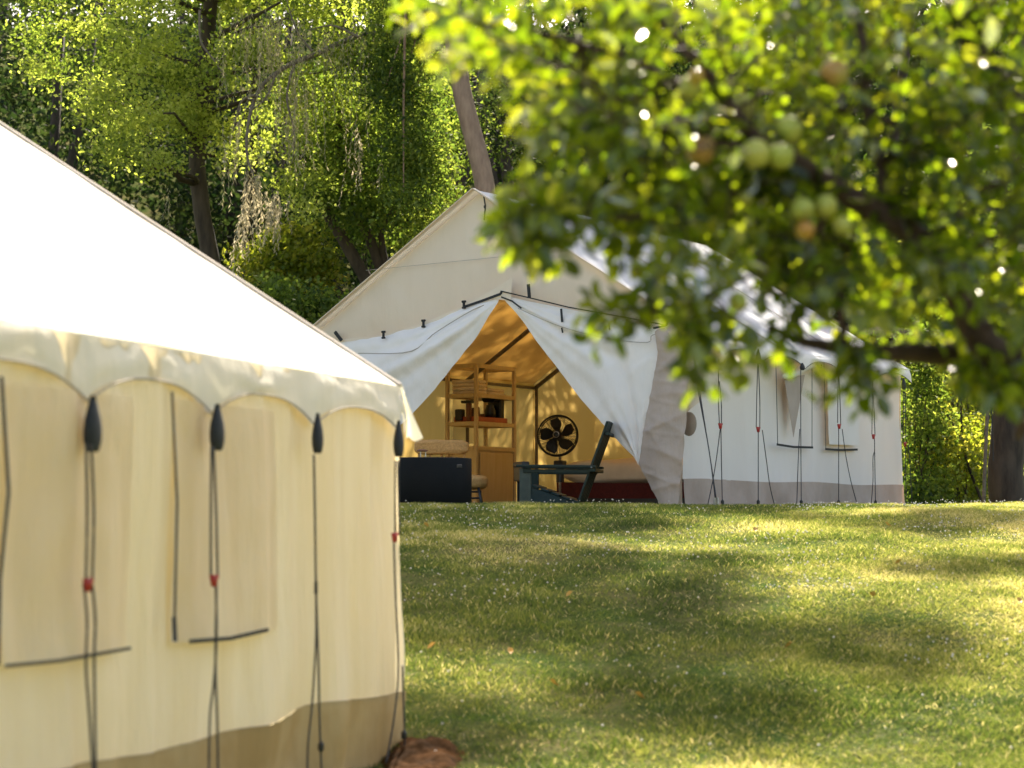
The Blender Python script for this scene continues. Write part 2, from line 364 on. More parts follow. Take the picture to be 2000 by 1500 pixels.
sheet_wall('side_wall', (-NW, 0, 0), (-NW, -NL, 0), (-1, 0, 0), M['tent_near'], nt_, amp=.02, freq=4, seed=7, z0=-.1, z1=EH-.01, n=(60, 16))
pf = MB(); pf.box((-NW/2, -NL/2, -.10), (NW-.02, NL-.02, .14)); pf.build('platform', M['platform'], nt_)
def wedge_sheet(pts, name, m, parent, depth=.004):
    P = [Vector(p) for p in pts]; b = MB(); n = len(P)
    nr = (P[1]-P[0]).cross(P[2]-P[0]).normalized()*depth
    b.add([p for p in P]+[p+nr for p in P], [tuple(range(n))[::-1], tuple(range(n, 2*n))]+[(i, (i+1) % n, n+(i+1) % n, n+i) for i in range(n)])
    return b.build(name, m, parent)
# corner flap hanging beyond the far end, lit from behind
A = [(.0, .0, EH), (.02, .01, EH-.12), (.01, .03, EH-.22)]
B = [(.01, .01, EH-.005), (.035, .06, EH-.12), (.055, .12, EH-.22)]
grid_mesh('corner_flap', loft(A, B, 12, 8, lambda i, j, p: (0, .02*math.sin(j*5+i*2), .01*math.sin(j*7))), M['tent_near_roof'], nt_)
# window flaps on the near wall: raised cloth panel with webbing strips
def window_near(L_, R_, top, bl, br, name='window_flap', sd=0):
    zl, zr = onun(L_, bl, .06).z, onun(R_, br, .06).z
    # L_, R_ as pixel columns at wall; top/bot heights
    va = onun(L_, 1000, .02).y; vb = onun(R_, 1000, .02).y
    P = np.zeros((28, 40, 3))
    for i in range(28):
        s = i/27
        for j in range(40):
            t = j/39; z = top+(zl+(zr-zl)*s-top)*t
            v = va+(vb-va)*s
            d = fold(-v, z, .022, 4.5, 3)+.03*(max(0, 1-z/1.5)**2)
            sag = .012+.030*math.sin(math.pi*min(1, s*1.05))*t*t+.010*nz(s*4, t*4, sd+1)+.012*nz((s+t*.6)*4, 1, sd+7)*t
            P[i, j] = (d+sag, v, z)
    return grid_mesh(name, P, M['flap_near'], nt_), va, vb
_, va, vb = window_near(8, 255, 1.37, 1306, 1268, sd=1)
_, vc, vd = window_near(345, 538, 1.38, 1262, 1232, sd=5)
def strap(pts, wd, m, parent, name, up=(1, 0, 0), th=.003):
    b = MB(); pts = [Vector(p) for p in pts]
    for p, q in zip(pts[:-1], pts[1:]): b.bar(p, q, wd, th, up=up, bev=0)
    return b.build(name, m, parent)
strap([onun(3, 735, .028), onun(17, 960, .034), onun(0, 1130, .045), onun(-4, 1300, .05)], .014, M['black'], nt_, 'window_zipper')
strap([onun(10, 1301, .078), onun(120, 1290, .078), onun(255, 1266, .066)], .010, M['rope_near'], nt_, 'window_webbing')
strap([onun(336, 765, .03), onun(346, 980, .036), onun(341, 1215, .045)], .012, M['black'], nt_, 'window_zipper')
strap([onun(340, 1205, .055), onun(342, 1253, .06)], .026, M['black'], nt_, 'strap_end')
strap([onun(370, 1253, .085), onun(450, 1247, .085), onun(524, 1230, .070)], .013, M['black'], nt_, 'window_webbing')
def pouch(c, hgt, wd, parent, m=None):
    b = MB(); c = Vector(c)
    prof = [(.28, 0), (.42, .10), (.62, .24), (.88, .42), (1, .6), (.98, .78), (.8, .93), (.62, 1)]
    V = []; n = 10
    for r, t in prof:
        for k in range(n):
            a = 2*math.pi*k/n; V.append(c+Vector((math.cos(a)*wd*.35*r, math.sin(a)*wd*.68*r, -t*hgt)))
    Fc = [(i*n+k, i*n+(k+1) % n, (i+1)*n+(k+1) % n, (i+1)*n+k) for i in range(len(prof)-1) for k in range(n)]
    Fc += [tuple(range(n)), tuple((len(prof)-1)*n+k for k in range(n))]
    b.add(V, Fc); return b.build('rope_pouch', m or M['black'], parent, True)
def tensioner(c, s, parent):
    b = MB(); c = Vector(c)
    V = [(0, -.5, .35), (0, .5, .35), (0, .12, -.55), (0, -.12, -.55)]
    V = [c+Vector((dx, y*s, z*s)) for dx in (-.18*s, .18*s) for _, y, z in V]
    b.add(V, [(0, 1, 2, 3), (7, 6, 5, 4), (0, 4, 5, 1), (1, 5, 6, 2), (2, 6, 7, 3), (3, 7, 4, 0)])
    b.tube([c+Vector((-.25*s, .25*s, .25*s)), c+Vector((.25*s, .25*s, .25*s))], .14*s, 8)
    return b.build('rope_tensioner', M['red'], parent, True)
def guy(parent, pts, r, m):
    b = MB()
    for p in pts: b.tube(smooth_path(p, max(8, 5*len(p))), r, 6)
    return b.build('guy_rope', m, parent, True)
U = .10
gp = [ # near tent ropes, pixel paths on the plane u=.1
 dict(p=(170, 780), h=.165, w=.062, ten=(172, 1140), paths=[[(168, 865), (170, 1000), (168, 1135)], [(178, 868), (183, 1000), (180, 1135)], [(163, 1140), (170, 1210), (168, 1300), (175, 1400), (182, 1510)], [(180, 1142), (186, 1210), (184, 1300), (187, 1510)]]),
 dict(p=(414, 795), h=.155, w=.060, ten=(418, 1132), paths=[[(413, 872), (412, 1000), (412, 1128)], [(417, 872), (422, 1000), (425, 1128)], [(421, 1138), (423, 1240), (418, 1330), (410, 1400), (408, 1510)], [(423, 1138), (421, 1300), (424, 1400), (426, 1510)]]),
 dict(p=(611, 812), h=.15, w=.052, ten=None, paths=[[(613, 888), (615, 1000), (617, 1140)], [(617, 1140), (617, 1250), (610, 1370), (602, 1450), (600, 1510)], [(617, 1150), (622, 1300), (624, 1400), (628, 1510)]]),
 dict(p=(770, 826), h=.15, w=.055, ten=(771, 1048), paths=[[(772, 900), (772, 1045)], [(777, 900), (780, 1045)], [(769, 1052), (772, 1150), (778, 1300), (770, 1400), (754, 1490)], [(786, 1300), (790, 1430), (790, 1480)]]),
]
for q in gp:
    c = onun(*q['p'], U-.045); pouch(c+Vector((.02, 0, .01)), q['h'], q['w'], nt_, M['black'])
    guy(nt_, [[onun(x, y, U-.01) for x, y in p] for p in q['paths']], .0042, M['rope_near'])
    if q['ten']: tensioner(onun(*q['ten'], U+.0), .042, nt_)
    else:
        b = MB(); b.box(onun(617, 1148, U), (.012, .014, .05), bev=.004); b.build('rope_knot', M['black'], nt_)
for px, py in ((627, 1458), (789, 1435)):
    b = MB(); b.lathe(onun(px, py, U), [(.004, -.02), (.012, -.012), (.012, .008), (.004, .02)], 10); b.build('rope_stop', M['dark'], nt_)
strap([(-.95, -2.75, EH+.66), (-.75, -2.35, EH+.53)], .02, M['hem'], nt_, 'roof_grey_strip')  # thin grey strip lying on the near roof
# ---- far tent ----------------------------------------------------------------
FO = (-.375, 19.734, GZ); FA = .5815; FW = 5.049; FH = 3.13; FL = 4.87; hw = FW/2
ft = empty('canvas_tent', FO, -FA)
tag(ft, 'white canvas wall tent on the lawn crest, open front flaps showing a furnished amber interior', 'tent', 'wall tents')
Tf, locf, onvf, onuf = frame_fns(FO, FA)
roof_slope('roof', (hw, 0, EH), (hw, FL, EH), (0, 0, FH), (0, FL, FH), M['roof_far'], ft, sag=.035, seed=11)
roof_slope('roof', (-hw, 0, EH), (-hw, FL, EH), (0, 0, FH), (0, FL, FH), M['roof_far'], ft, sag=.035, seed=12)
hm = MB(); hm.bar((hw, .0, EH+.012), (0, 0, FH+.014), .05, .01); hm.bar((-hw, .0, EH+.012), (0, 0, FH+.014), .05, .01); hm.build('roof_hem', M['gable_far'], ft)
for sg, sd_ in ((1, 13), (-1, 14)):
    roof_slope('added_amber_ceiling', (sg*(hw-.12), .12, EH+.03), (sg*(hw-.12), FL-.03, EH+.03), (0, .12, FH-.035), (0, FL-.03, FH-.035), M['inner_far'], ft, sag=.035, seed=sd_, na=40, nb=24)  # sheet added under the roof to give the ceiling its amber glow
sm = MB()
for v in (1.6, 3.2): sm.bar((hw-.02, v, EH+.028), (.02, v, FH+.012), .03, .006)
sm.build('roof_seam', M['hem'], ft)
ins = .22
bandf = lambda s: .275+.008*math.sin(s*3)
sheet_wall('side_wall', (hw-ins-.05, .06, 0), (hw-.12, FL, 0), (1, 0, 0), M['tent_far'], ft, amp=.012, freq=3.2, seed=21, z0=bandf, z1=EH+.08, n=(160, 30), flare=.02)
sheet_wall('splash_band', (hw-ins-.045, .06, 0), (hw-.115, FL, 0), (1, 0, 0), M['grey_cloth'], ft, amp=.02, freq=3.2, seed=21, z0=-.05, z1=lambda s: bandf(s)+.004, n=(160, 12), flare=.03)
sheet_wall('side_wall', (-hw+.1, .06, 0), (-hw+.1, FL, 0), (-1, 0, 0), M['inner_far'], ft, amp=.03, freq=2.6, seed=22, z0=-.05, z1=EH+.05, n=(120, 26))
gz = lambda s: EH+(FH-EH)*(1-abs(s-(FW/2-.1))/(FW/2))-.03
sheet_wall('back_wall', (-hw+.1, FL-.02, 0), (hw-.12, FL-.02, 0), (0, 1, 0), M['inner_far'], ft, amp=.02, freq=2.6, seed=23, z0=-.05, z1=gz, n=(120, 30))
# gable panel: from the eave up to the ridge, lower edge along the webbing
G = lambda px, py, v=.07: onvf(px, py, v)
top = [(-hw+.06, .07, EH+.0), (-hw/2, .07, (EH+FH)/2-.02), (0, .07, FH-.03), (hw/2, .07, (EH+FH)/2-.02), (hw-.1, .07, EH+.04)]
low = [G(556, 704), G(655, 676), G(748, 664), G(827, 641), G(906, 606), G(980, 578), G(1070, 602), G(1180, 624), G(1300, 646), G(1342, 660)]
# arc-length on both is similar; pair by u instead
tu = np.array([tuple(p) for p in top]); lu = np.array([tuple(p) for p in low])
uu = np.linspace(-hw+.1, hw-.15, 90); P = np.zeros((90, 30, 3))
for i, u in enumerate(uu):
    zt = np.interp(u, tu[:, 0], tu[:, 2]); zb = min(np.interp(u, lu[:, 0], lu[:, 2]), zt-.001)
    for j in range(30):
        t = j/29; z = zt+(zb-zt)*t
        P[i, j] = (u, .09+.012*nz(u*2.5, z*1.2, 5)+.008*nz((u+z)*5, (u-z)*1.3, 8)-.05*math.sin(math.pi*t)*.5, z)
grid_mesh('gable_panel', P, M['gable_far'], ft)
sb = MB(); zs = EH+.88
for a, b in (((-1.35, zs-.0), (.9, zs+.03)),):
    for k in range(10):
        p = Vector((a[0]+(b[0]-a[0])*k/10, .055-.02, a[1]+(b[1]-a[1])*k/10)); q = Vector((a[0]+(b[0]-a[0])*(k+1)/10, .055-.02, a[1]+(b[1]-a[1])*(k+1)/10))
        sb.bar(p, q, .003, .006, up=(0, 1, 0), bev=0)
sb.build('gable_seam', M['hem'], ft)
# beige hood strip over the door line, rising to its own point
A = [G(655, 664, .03), G(748, 655, .02), G(827, 631, 0), G(906, 597, -.02), G(985, 552, -.04), G(1000, 541, -.04)]
B = [G(655, 668, .03), G(748, 661, .02), G(827, 638, 0), G(906, 604, -.02), G(960, 583, -.04), G(998, 588, -.04)]
grid_mesh('door_hood', loft(A, B, 40, 6), M['gable_far'], ft)
# front wall below the eave either side (behind the flaps)
A = [G(1275, 640, .075), G(1262, 720, .075), G(1255, 850, .075), G(1290, 1000, .075)]
B = [(hw-ins-.05, .07, EH+.09), (hw-ins-.05, .07, 1.1), (hw-ins-.05, .07, .5), (hw-ins-.04, .07, -.05)]
grid_mesh('front_wall', loft(A, B, 30, 14, lambda i, j, p: (0, .02*nz(p[0]*6, p[2]*2, 3), 0)), M['gable_far'], ft)
A = [(-hw+.1, .07, EH+.05), (-hw+.1, .07, .8), (-hw+.1, .07, -.05)]
B = [G(700, 668, .075), G(720, 850, .075), G(730, 1000, .075)]
grid_mesh('front_wall', loft(A, B, 20, 10), M['tent_far'], ft)
# white door flaps, pulled aside
def billow(amp, sd, dirn=-1):
    def f(i, j, p):
        a = math.sin(math.pi*j)*math.sin(math.pi*min(1, i*1.0))
        a += (.022*math.sin(j*13+i*3+sd)+.012*math.sin(j*29+i*7))*min(1, 3*i)*math.sin(math.pi*min(1, j*1.05))/amp
        return (0, dirn*(amp*a)-.010*(1-abs(nz((p[0]+p[2]*.5)*.9, (p[2]-p[0]*.6)*3.2, sd+9))*2.4)**3+.016*nz(p[0]*3+p[2]*2, p[2]*1.5, sd)+.012*nz((p[0]+p[2])*6, (p[0]-p[2])*2, sd+3), 0)
    return f
A = [G(978, 578, .0), G(906, 600, .0), G(827, 634, .02), G(748, 657, .03), G(660, 668, .04), G(640, 700, .04)]
B = [G(974, 590, -.02), G(955, 620, -.06), G(925, 668, -.10), G(880, 722, -.16), G(845, 765, -.2), G(800, 815, -.24), G(760, 850, -.24)]
lf = grid_mesh('door_flap', loft(A, B, 60, 30, billow(.12, 31)), M['flap'], ft)
A = [G(983, 576, .0), G(1030, 588, .02), G(1110, 604, .02), G(1200, 620, .02), G(1288, 645, .03), G(1284, 700, .0), G(1272, 780, -.04), G(1256, 860, -.08), G(1248, 907, -.1)]
B = [G(984, 584, -.02), G(1010, 612, -.02), G(1045, 660, -.03), G(1092, 722, -.05), G(1135, 780, -.06), G(1180, 830, -.08), G(1218, 872, -.09), G(1238, 892, -.1), G(1248, 908, -.1)]
grid_mesh('door_flap', loft(A, B, 80, 30, billow(.05, 41)), M['flap'], ft)
# grey reverse side of the right flap
A = [G(1282, 648, .0), G(1286, 690, -.02), G(1272, 770, -.05), G(1258, 850, -.09), G(1248, 905, -.11), G(1268, 945, -.12), G(1292, 988, -.12), G(1300, 1004, -.12)]
B = [G(1300, 640, .0), G(1335, 690, -.04), G(1347, 730, -.07), G(1343, 800, -.1), G(1338, 870, -.12), G(1332, 930, -.12), G(1326, 985, -.12), G(1324, 1004, -.12)]
def crumple(i, j, p):
    s_ = 0
    for k, (an, fq) in enumerate(((.25, 3.0), (-.45, 4.2), (.9, 2.6), (-.1, 6.5))):
        a = p[0]*math.cos(an)+p[2]*math.sin(an); c = -p[0]*math.sin(an)+p[2]*math.cos(an)
        s_ += (1-abs(nz(a*1.1, c*fq, 50+k))*2.2)**3*(.5 if k == 3 else 1)
    return (0, -.03*math.sin(math.pi*j)-.016*s_+.004*nz(p[0]*14, p[2]*14, 3), 0)
grid_mesh('flap_sod_cloth', loft(A, B, 110, 36, crumple), M['grey_cloth'], ft)
# webbing along the door line, clips, hanging tabs
def wb(pts, v=-.045, wd=.018, name='door_webbing', th=.006): strap([G(*p, v) for p in pts], wd, M['black'], ft, name, up=(0, 1, 0), th=th)
wb([(905, 600), (940, 588), (978, 574), (980, 568)], wd=.024)
wb([(980, 569), (1040, 583), (1110, 600), (1200, 616), (1285, 632), (1303, 636)], wd=.012)
wb([(979, 580), (1000, 588), (1018, 602)], wd=.014)
wb([(1276, 641), (1300, 636), (1306, 627)], wd=.02, v=-.06)
for x0, y0, y1, wd in ((1032, 555, 582, .035), (1096, 603, 629, .022), (1097, 640, 650, .014), (1189, 630, 645, .012)):
    wb([(x0, y0), (x0+2, y1)], wd=wd, name='hanging_tab', v=-.05)
for x, y in ((906, 594), (827, 631), (749, 653)):
    b = MB(); c = G(x, y, -.05); b.box(c+Vector((0, 0, .025)), (.05, .02, .022), bev=.005); b.box(c-Vector((0, 0, .005)), (.025, .018, .05), bev=.004); b.box(c-Vector((0, 0, .035)), (.045, .02, .02), bev=.005)
    b.build('clip', M['black'], ft)
b = MB(); b.bar(G(654, 648, .0), G(667, 665, .0), .035, .02, up=(0, 1, 0)); b.build('corner_strap', M['black'], ft)
b = MB(); b.tube([G(945, 384, .03), G(948, 402, .03), G(946, 430, .03)], .008, 6); b.box(G(947, 404, .03), (.02, .02, .03), bev=.004); b.build('ridge_tie', M['rope'], ft)
gs = MB(); gs.tube(smooth_path([G(700, 690, -.17), G(800, 687, -.20), G(850, 650, -.17), G(915, 610, -.1), G(945, 596, -.06)], 20), .005, 5); gs.build('flap_cord', M['hem'], ft)
gs = MB(); gs.tube(smooth_path([G(1012, 602, -.06), G(1090, 636, -.09), G(1180, 660, -.09), G(1262, 669, -.05), G(1272, 656, -.04), G(1285, 652, -.03)], 24), .004, 5); gs.build('flap_cord', M['hem'], ft)
# valance of the far tent and front corner drape
rpx = [(1352, 668), (1404, 672), (1481, 690), (1567, 712), (1638, 716), (1706, 742), (1766, 752)]
rv = [max(.0, min(FL, onuf(px, py, hw).y)) for px, py in rpx][1:]; rv[-1] = FL-.04
valance('valance', [.0]+rv, hw, M['tent_far'], ft, .15, .06, out=.03, seed=4)
piping(rv, hw+.032, .15, .06, ft, M['black'], r=.0035)
A = [(hw-.01, 0, EH-.01), (hw+.01, .05, EH-.12), (hw-.04, .10, EH-.3), (hw-.10, .16, EH-.5)]
B = [(hw-ins-.02, .02, EH+.06), (hw-ins-.02, .04, EH-.12), (hw-ins-.02, .05, EH-.35), (hw-ins-.04, .08, EH-.75)]
grid_mesh('corner_drape', loft(A, B, 20, 12, lambda i, j, p: (.02*math.sin(j*6), -.02*math.sin(j*9+i*3), 0)), M['gable_far'], ft)
b = MB(); b.lathe((0, 0, 0), [(.002, -.001), (.11, -.001), (.11, .004), (.002, .004)], 24); o = b.build('round_patch', M['hem'], ft)
o.location = G(1346, 828, .03); o.rotation_euler = (math.pi/2, 0, -.4)
# windows of the far tent's side wall
UW = hw-.115
def ow(px, py, du=.0): return onuf(px, py, UW+du)
strap([ow(1515, 692), ow(1519, 869)], .010, M['black'], ft, 'window_zipper')
strap([ow(1586, 700), ow(1586, 873)], .010, M['black'], ft, 'window_zipper')
strap([ow(1517, 868), ow(1550, 873), ow(1588, 874)], .022, M['black'], ft, 'window_webbing')
strap([ow(1609, 700), ow(1613, 877)], .007, M['black'], ft, 'window_zipper')
strap([ow(1612, 877), ow(1640, 879), ow(1675, 878)], .022, M['black'], ft, 'window_webbing')
wedge_sheet([ow(1532, 738, .012), ow(1572, 732, .012), ow(1550, 854, .004)], 'window_flap', M['grey_cloth'], ft)  # grey colour stands in for shade on the folded flap
b = MB(); b.tube(smooth_path([ow(1530, 735, .03), ow(1552, 730, .05), ow(1575, 714, .05), ow(1603, 702, .03)], 12), [.02, .03, .035, .035, .035, .04, .04, .05, .05, .055, .055, .05], 12); b.build('rolled_window_cover', M['tent_far'], ft, True)
b = MB(); c = ow(1601, 704, .03); b.tube([c+Vector((0, .052*math.cos(t), .075*math.sin(t))) for t in np.linspace(-1.5, 1.7, 14)], .005, 6); b.build('roll_tie', M['black'], ft)
A = [ow(1616, 712, .012), ow(1617, 800, .014), ow(1620, 868, .02)]; B = [ow(1672, 722, .012), ow(1674, 800, .016), ow(1676, 870, .03)]
grid_mesh('window_flap', loft(A, B, 16, 12, lambda i, j, p: (.012*nz(i*3, j*3, 2)+.02*i*j, 0, 0)), M['tent_far'], ft)
RU = hw+.035
def rp(pts): return [onuf(x, y, RU) for x, y in pts]
far_ropes = [
 dict(p=None, ten=(1407, 831), paths=[[(1404, 700), (1403, 770), (1405, 828)], [(1405, 745), (1409, 790), (1409, 828)], [(1407, 835), (1400, 890), (1392, 940), (1381, 992)], [(1408, 835), (1409, 900), (1411, 992)]]),
 dict(p=(1481, 682), hh=.14, ten=(1481, 838), paths=[[(1480, 706), (1478, 780), (1477, 835)], [(1481, 708), (1484, 780), (1484, 835)], [(1481, 842), (1481, 992)], [(1489, 840), (1497, 900), (1504, 950), (1514, 992)]]),
 dict(p=(1567, 709), hh=.07, ten=None, paths=[[(1564, 722), (1564, 836)], [(1562, 838), (1559, 900), (1556, 992)], [(1564, 836), (1565, 992)]]),
 dict(p=(1638, 709), hh=.12, ten=(1639, 832), paths=[[(1637, 728), (1636, 826)], [(1638, 728), (1641, 790), (1642, 828)], [(1638, 836), (1638, 992)], [(1645, 838), (1652, 890), (1662, 940), (1676, 992)]]),
 dict(p=(1706, 736), hh=.03, ten=(1706, 852), paths=[[(1704, 740), (1703, 848)], [(1704, 742), (1707, 800), (1709, 848)], [(1708, 856), (1708, 880), (1705, 895), (1705, 940), (1701, 992)], [(1708, 860), (1710, 992)]]),
 dict(p=(1765, 738), hh=.13, ten=(1768, 867), paths=[[(1765, 765), (1763, 862)], [(1768, 765), (1769, 862)], [(1768, 870), (1770, 992)], [(1774, 868), (1778, 920), (1782, 992)]]),
]
for q in far_ropes:
    if q['p']: pouch(onuf(*q['p'], RU+.0), q['hh'], .06, ft)
    guy(ft, [rp(p) for p in q['paths']], .0045, M['rope'])
    if q['ten']: tensioner(onuf(*q['ten'], RU+.01), .055, ft)
guy(ft, [[G(1340, 650, -.05), G(1348, 654, -.08), G(1354, 690, -.1), G(1364, 765, -.2), G(1385, 880, -.32), G(1397, 975, -.4)], [G(1350, 655, -.06), G(1357, 700, -.1), G(1372, 800, -.24), G(1388, 900, -.34), G(1399, 975, -.4)]], .005, M['rope'])
b = MB(); b.tube([G(1397, 972, -.4), G(1396, 1002, -.4)], .014, 8); b.tube([G(1402, 972, -.4), G(1403, 1002, -.4)], .01, 8); b.build('ground_stake', M['steel'], ft)
for px in (1411, 1481, 1565, 1638, 1710):
    b = MB(); b.lathe(onuf(px, 982, RU), [(.006, -.03), (.016, -.02), (.016, .015), (.006, .03)], 10); b.build('rope_stop', M['dark'], ft)
# frame inside
fr = MB(); fv = [.12, 1.72, 3.3, FL-.07]
for v in fv:
    for s in (-1, 1):
        fr.tube([(s*(hw-.16), v, EH-.03), (0, v, FH-.10)], .026, 10)
        fr.tube([(s*(hw-.18) if s < 0 else hw-.36, v, -.02), (s*(hw-.18) if s < 0 else hw-.36, v, EH-.03+(0 if s < 0 else .1))], .020, 10) if not (s == 1 and v < 1) else None
fr.tube([(-(hw-.16), .12, EH-.03), (-(hw-.16), FL-.07, EH-.03)], .020, 10)
fr.tube([(0, .12, FH-.08), (0, FL-.07, FH-.08)], .024, 10)
fr.build('frame_poles', M['pole'], ft, True)
b = MB(); b.box((0, FL/2+.1, -.02), (FW-.4, FL-.3, .06)); b.build('floor_deck', M['floor'], ft)
A = [onuf(884, 778, -hw+.14), onuf(884, 866, -hw+.14)]; B = [onuf(925, 778, -hw+.14), onuf(925, 866, -hw+.14)]
grid_mesh('window_screen', loft(A, B, 4, 4), M['screen'], ft)
# ------------------------------------------------------------------ furniture inside the far tent (built in the tent's axes)
FLR = .012
def fthing(name, label, cat, lu, lv, group=None, dz=0, rz=0):
    p = Tf(lu, lv, FLR+dz); e = empty(name, p, -FA+rz); tag(e, label, cat, group); return e
# shelf unit: near corner seen at column 930
su = -1.82; c = onuf(930, 1000, su); sv = c.y
sh = fthing('shelf_unit', 'tall light wooden shelf unit with open shelves above a closed cabinet, by the tent wall', 'shelf', su, sv)
SW, SD, SHH = .78, .40, 1.66      # along v, along -u
pst = .04
for (x, y) in ((0, 0), (-SD, 0), (0, SW), (-SD, SW)):
    b = MB(); b.box((x, y, SHH/2), (pst, pst, SHH), bev=.004); b.build('post', M['wood'], sh)
for z in (SHH-.025, SHH*.735, SHH*.43, SHH*.55+.0):
    if z == SHH*.55: continue
    b = MB(); b.box((-SD/2, SW/2, z), (SD-.01, SW-.01, .03), bev=.003); b.build('shelf', M['wood'], sh)
b = MB(); zc = SHH*.60
zs_ = [SHH-.022, 1.30, .98, .70]
for z in zs_:
    b.box((-SD/2, -.004, z), (SD-.05, .03, .045)); b.box((.004, SW/2, z), (.03, SW-.05, .045)); b.box((-SD/2, SW+.004, z), (SD-.05, .03, .045)); b.box((-SD-.004, SW/2, z), (.03, SW-.05, .045))
b.build('rail', M['wood'], sh)
for o in [o for o in sh.children if o.name.startswith('shelf')]: bpy.data.objects.remove(o)
for z in (1.305, .985, .705):
    b = MB(); b.box((-SD/2, SW/2, z), (SD+.02, SW+.02, .022), bev=.003); b.build('shelf', M['wood'], sh)
b = MB(); b.box((-SD/2, SW/2, .36), (SD-.02, SW-.02, .66), bev=.004); b.build('cabinet', M['wood'], sh)
b = MB(); b.box((.014, SW/2, .355), (.012, SW-.10, .60), bev=.003); b.build('cabinet_door', M['wood'], sh)
def stack(lu, lv, z, n, sx, sy, label, name='folded_towels'):
    e = fthing(name, label, 'towels', lu, lv, dz=z)
    for k in range(n):
        b = MB(); b.box((RNG.uniform(-.01, .01), RNG.uniform(-.01, .01), .022+k*.042), (sx, sy, .04), bev=.014); b.build('towel', M['towel'], e, True)
stack(su-.2, sv+.15, 1.317, 4, .32, .26, 'tall stack of folded cream towels on the top shelf')
stack(su-.18, sv+.5, 1.317, 2, .26, .34, 'low stack of folded pinkish towels on the top shelf beside the taller stack')
e = fthing('serving_tray', 'long orange red tray on the middle shelf holding packets', 'tray', su-.18, sv+.36, dz=.997)
b = MB(); b.box((0, 0, .008), (.30, .62, .014), bev=.003); b.build('tray_base', M['orange'], e)
b = MB(); b.box((.15, 0, .035), (.012, .63, .06), bev=.003); b.box((-.15, 0, .035), (.012, .63, .06), bev=.003); b.box((0, .315, .035), (.31, .012, .06), bev=.003); b.box((0, -.315, .035), (.31, .012, .06), bev=.003); b.build('tray_rim', M['orange'], e)
e = fthing('coffee_maker', 'black coffee maker on the middle shelf to the right of the corner post', 'coffee maker', su-.16, sv+.56, dz=1.013)
b = MB(); b.box((0, 0, .02), (.2, .24, .03), bev=.008); b.build('base', M['dark'], e)
b = MB(); b.box((0, .08, .16), (.19, .10, .26), bev=.02); b.build('water_tank', M['dark'], e)
b = MB(); b.box((0, 0, .27), (.19, .22, .07), bev=.03); b.build('brew_head', M['dark'], e)
b = MB(); b.lathe((0, -.04, .04), [(.04, 0), (.065, .03), (.07, .09), (.045, .15), (.05, .16)], 18); c_ = b.build('carafe', M['dark'], e, True)
e = fthing('mug_stand', 'small black box with a flat lid, among packets on the tray', 'box', su-.26, sv+.05, dz=1.013)
b = MB(); b.box((0, 0, .07), (.09, .09, .13), bev=.01); b.build('box_body', M['dark'], e)
e = fthing('packet_stand', 'dark stand with a flat top plate at the left of the tray', 'stand', su-.12, sv+.03, dz=1.013)
b = MB(); b.box((0, 0, .1), (.05, .05, .2), bev=.006); b.build('stem', M['kraft'], e); b = MB(); b.box((-.02, 0, .215), (.14, .08, .03), bev=.006); b.build('top_plate', M['dark'], e)
for k, (du, dv, r) in enumerate(((-.08, .11, .3), (-.15, .17, -.3), (-.1, .24, .5))):
    e = fthing('paper_packet', ['reddish brown paper packet leaning on the tray beside the dark stand', 'middle brown paper packet lying on the tray', 'smaller brown paper packet on the tray, nearest the corner post'][k], 'packet', su+du, sv+dv, 'packets on the tray', dz=1.013, rz=r)
    b = MB(); h_ = .15-.035*k
    b.add([(-.05, -.03, 0), (.05, -.03, 0), (.05, .03, 0), (-.05, .03, 0), (-.045, -.006, h_), (.045, -.006, h_), (.04, .006, h_+.01), (-.045, .006, h_)], [(0, 3, 2, 1), (0, 1, 5, 4), (1, 2, 6, 5), (2, 3, 7, 6), (3, 0, 4, 7), (4, 5, 6, 7)])
    b.build('packet_body', M['kraft'], e)
# bed
bu0, bv0 = .05, 2.95
p0 = onvf(1088, 960, bv0)
e = fthing('bed', 'low bed with cream duvet above a maroon skirt, seen under the right door flap', 'bed', p0.x, bv0)
BWD, BLN = hw-.45-p0.x, 1.45
def cushion(cx, cy, cz, sx, sy, sz, sd=0, amp=.012, pw=5):
    n = 26; P = np.zeros((n, n*2, 3))
    for i in range(n):
        th = -math.pi/2+math.pi*i/(n-1)
        for j in range(n*2):
            ph = 2*math.pi*j/(n*2-1)
            def se(c, e_): return math.copysign(abs(c)**e_, c)
            x = se(math.cos(th), .35)*se(math.cos(ph), 2/pw); y = se(math.cos(th), .35)*se(math.sin(ph), 2/pw); z = se(math.sin(th), .6)
            d = amp*nz(x*2.5+sd, y*2.5, z*3+sd)
            P[i, j] = (cx+x*(sx/2+d), cy+y*(sy/2+d), cz+z*(sz/2+d))
    return P
b = MB(); b.box((BWD/2, BLN/2, .15), (BWD, BLN, .22), bev=.01); b.build('bed_frame', M['dark'], e)
P = np.zeros((80, 8, 3))
for i in range(80):
    for j in range(8): P[i, j] = ((BWD+.02)*i/79, -.012+.012*nz(i*.35, j*.1, 3), .31-.17*j/7-.02*math.sin(i*.05))
grid_mesh('bed_skirt', P, M['maroon'], e)
grid_mesh('duvet', cushion(BWD/2, BLN/2, .425, BWD+.04, BLN+.06, .31, 3, .03, 9), M['sheet'], e)
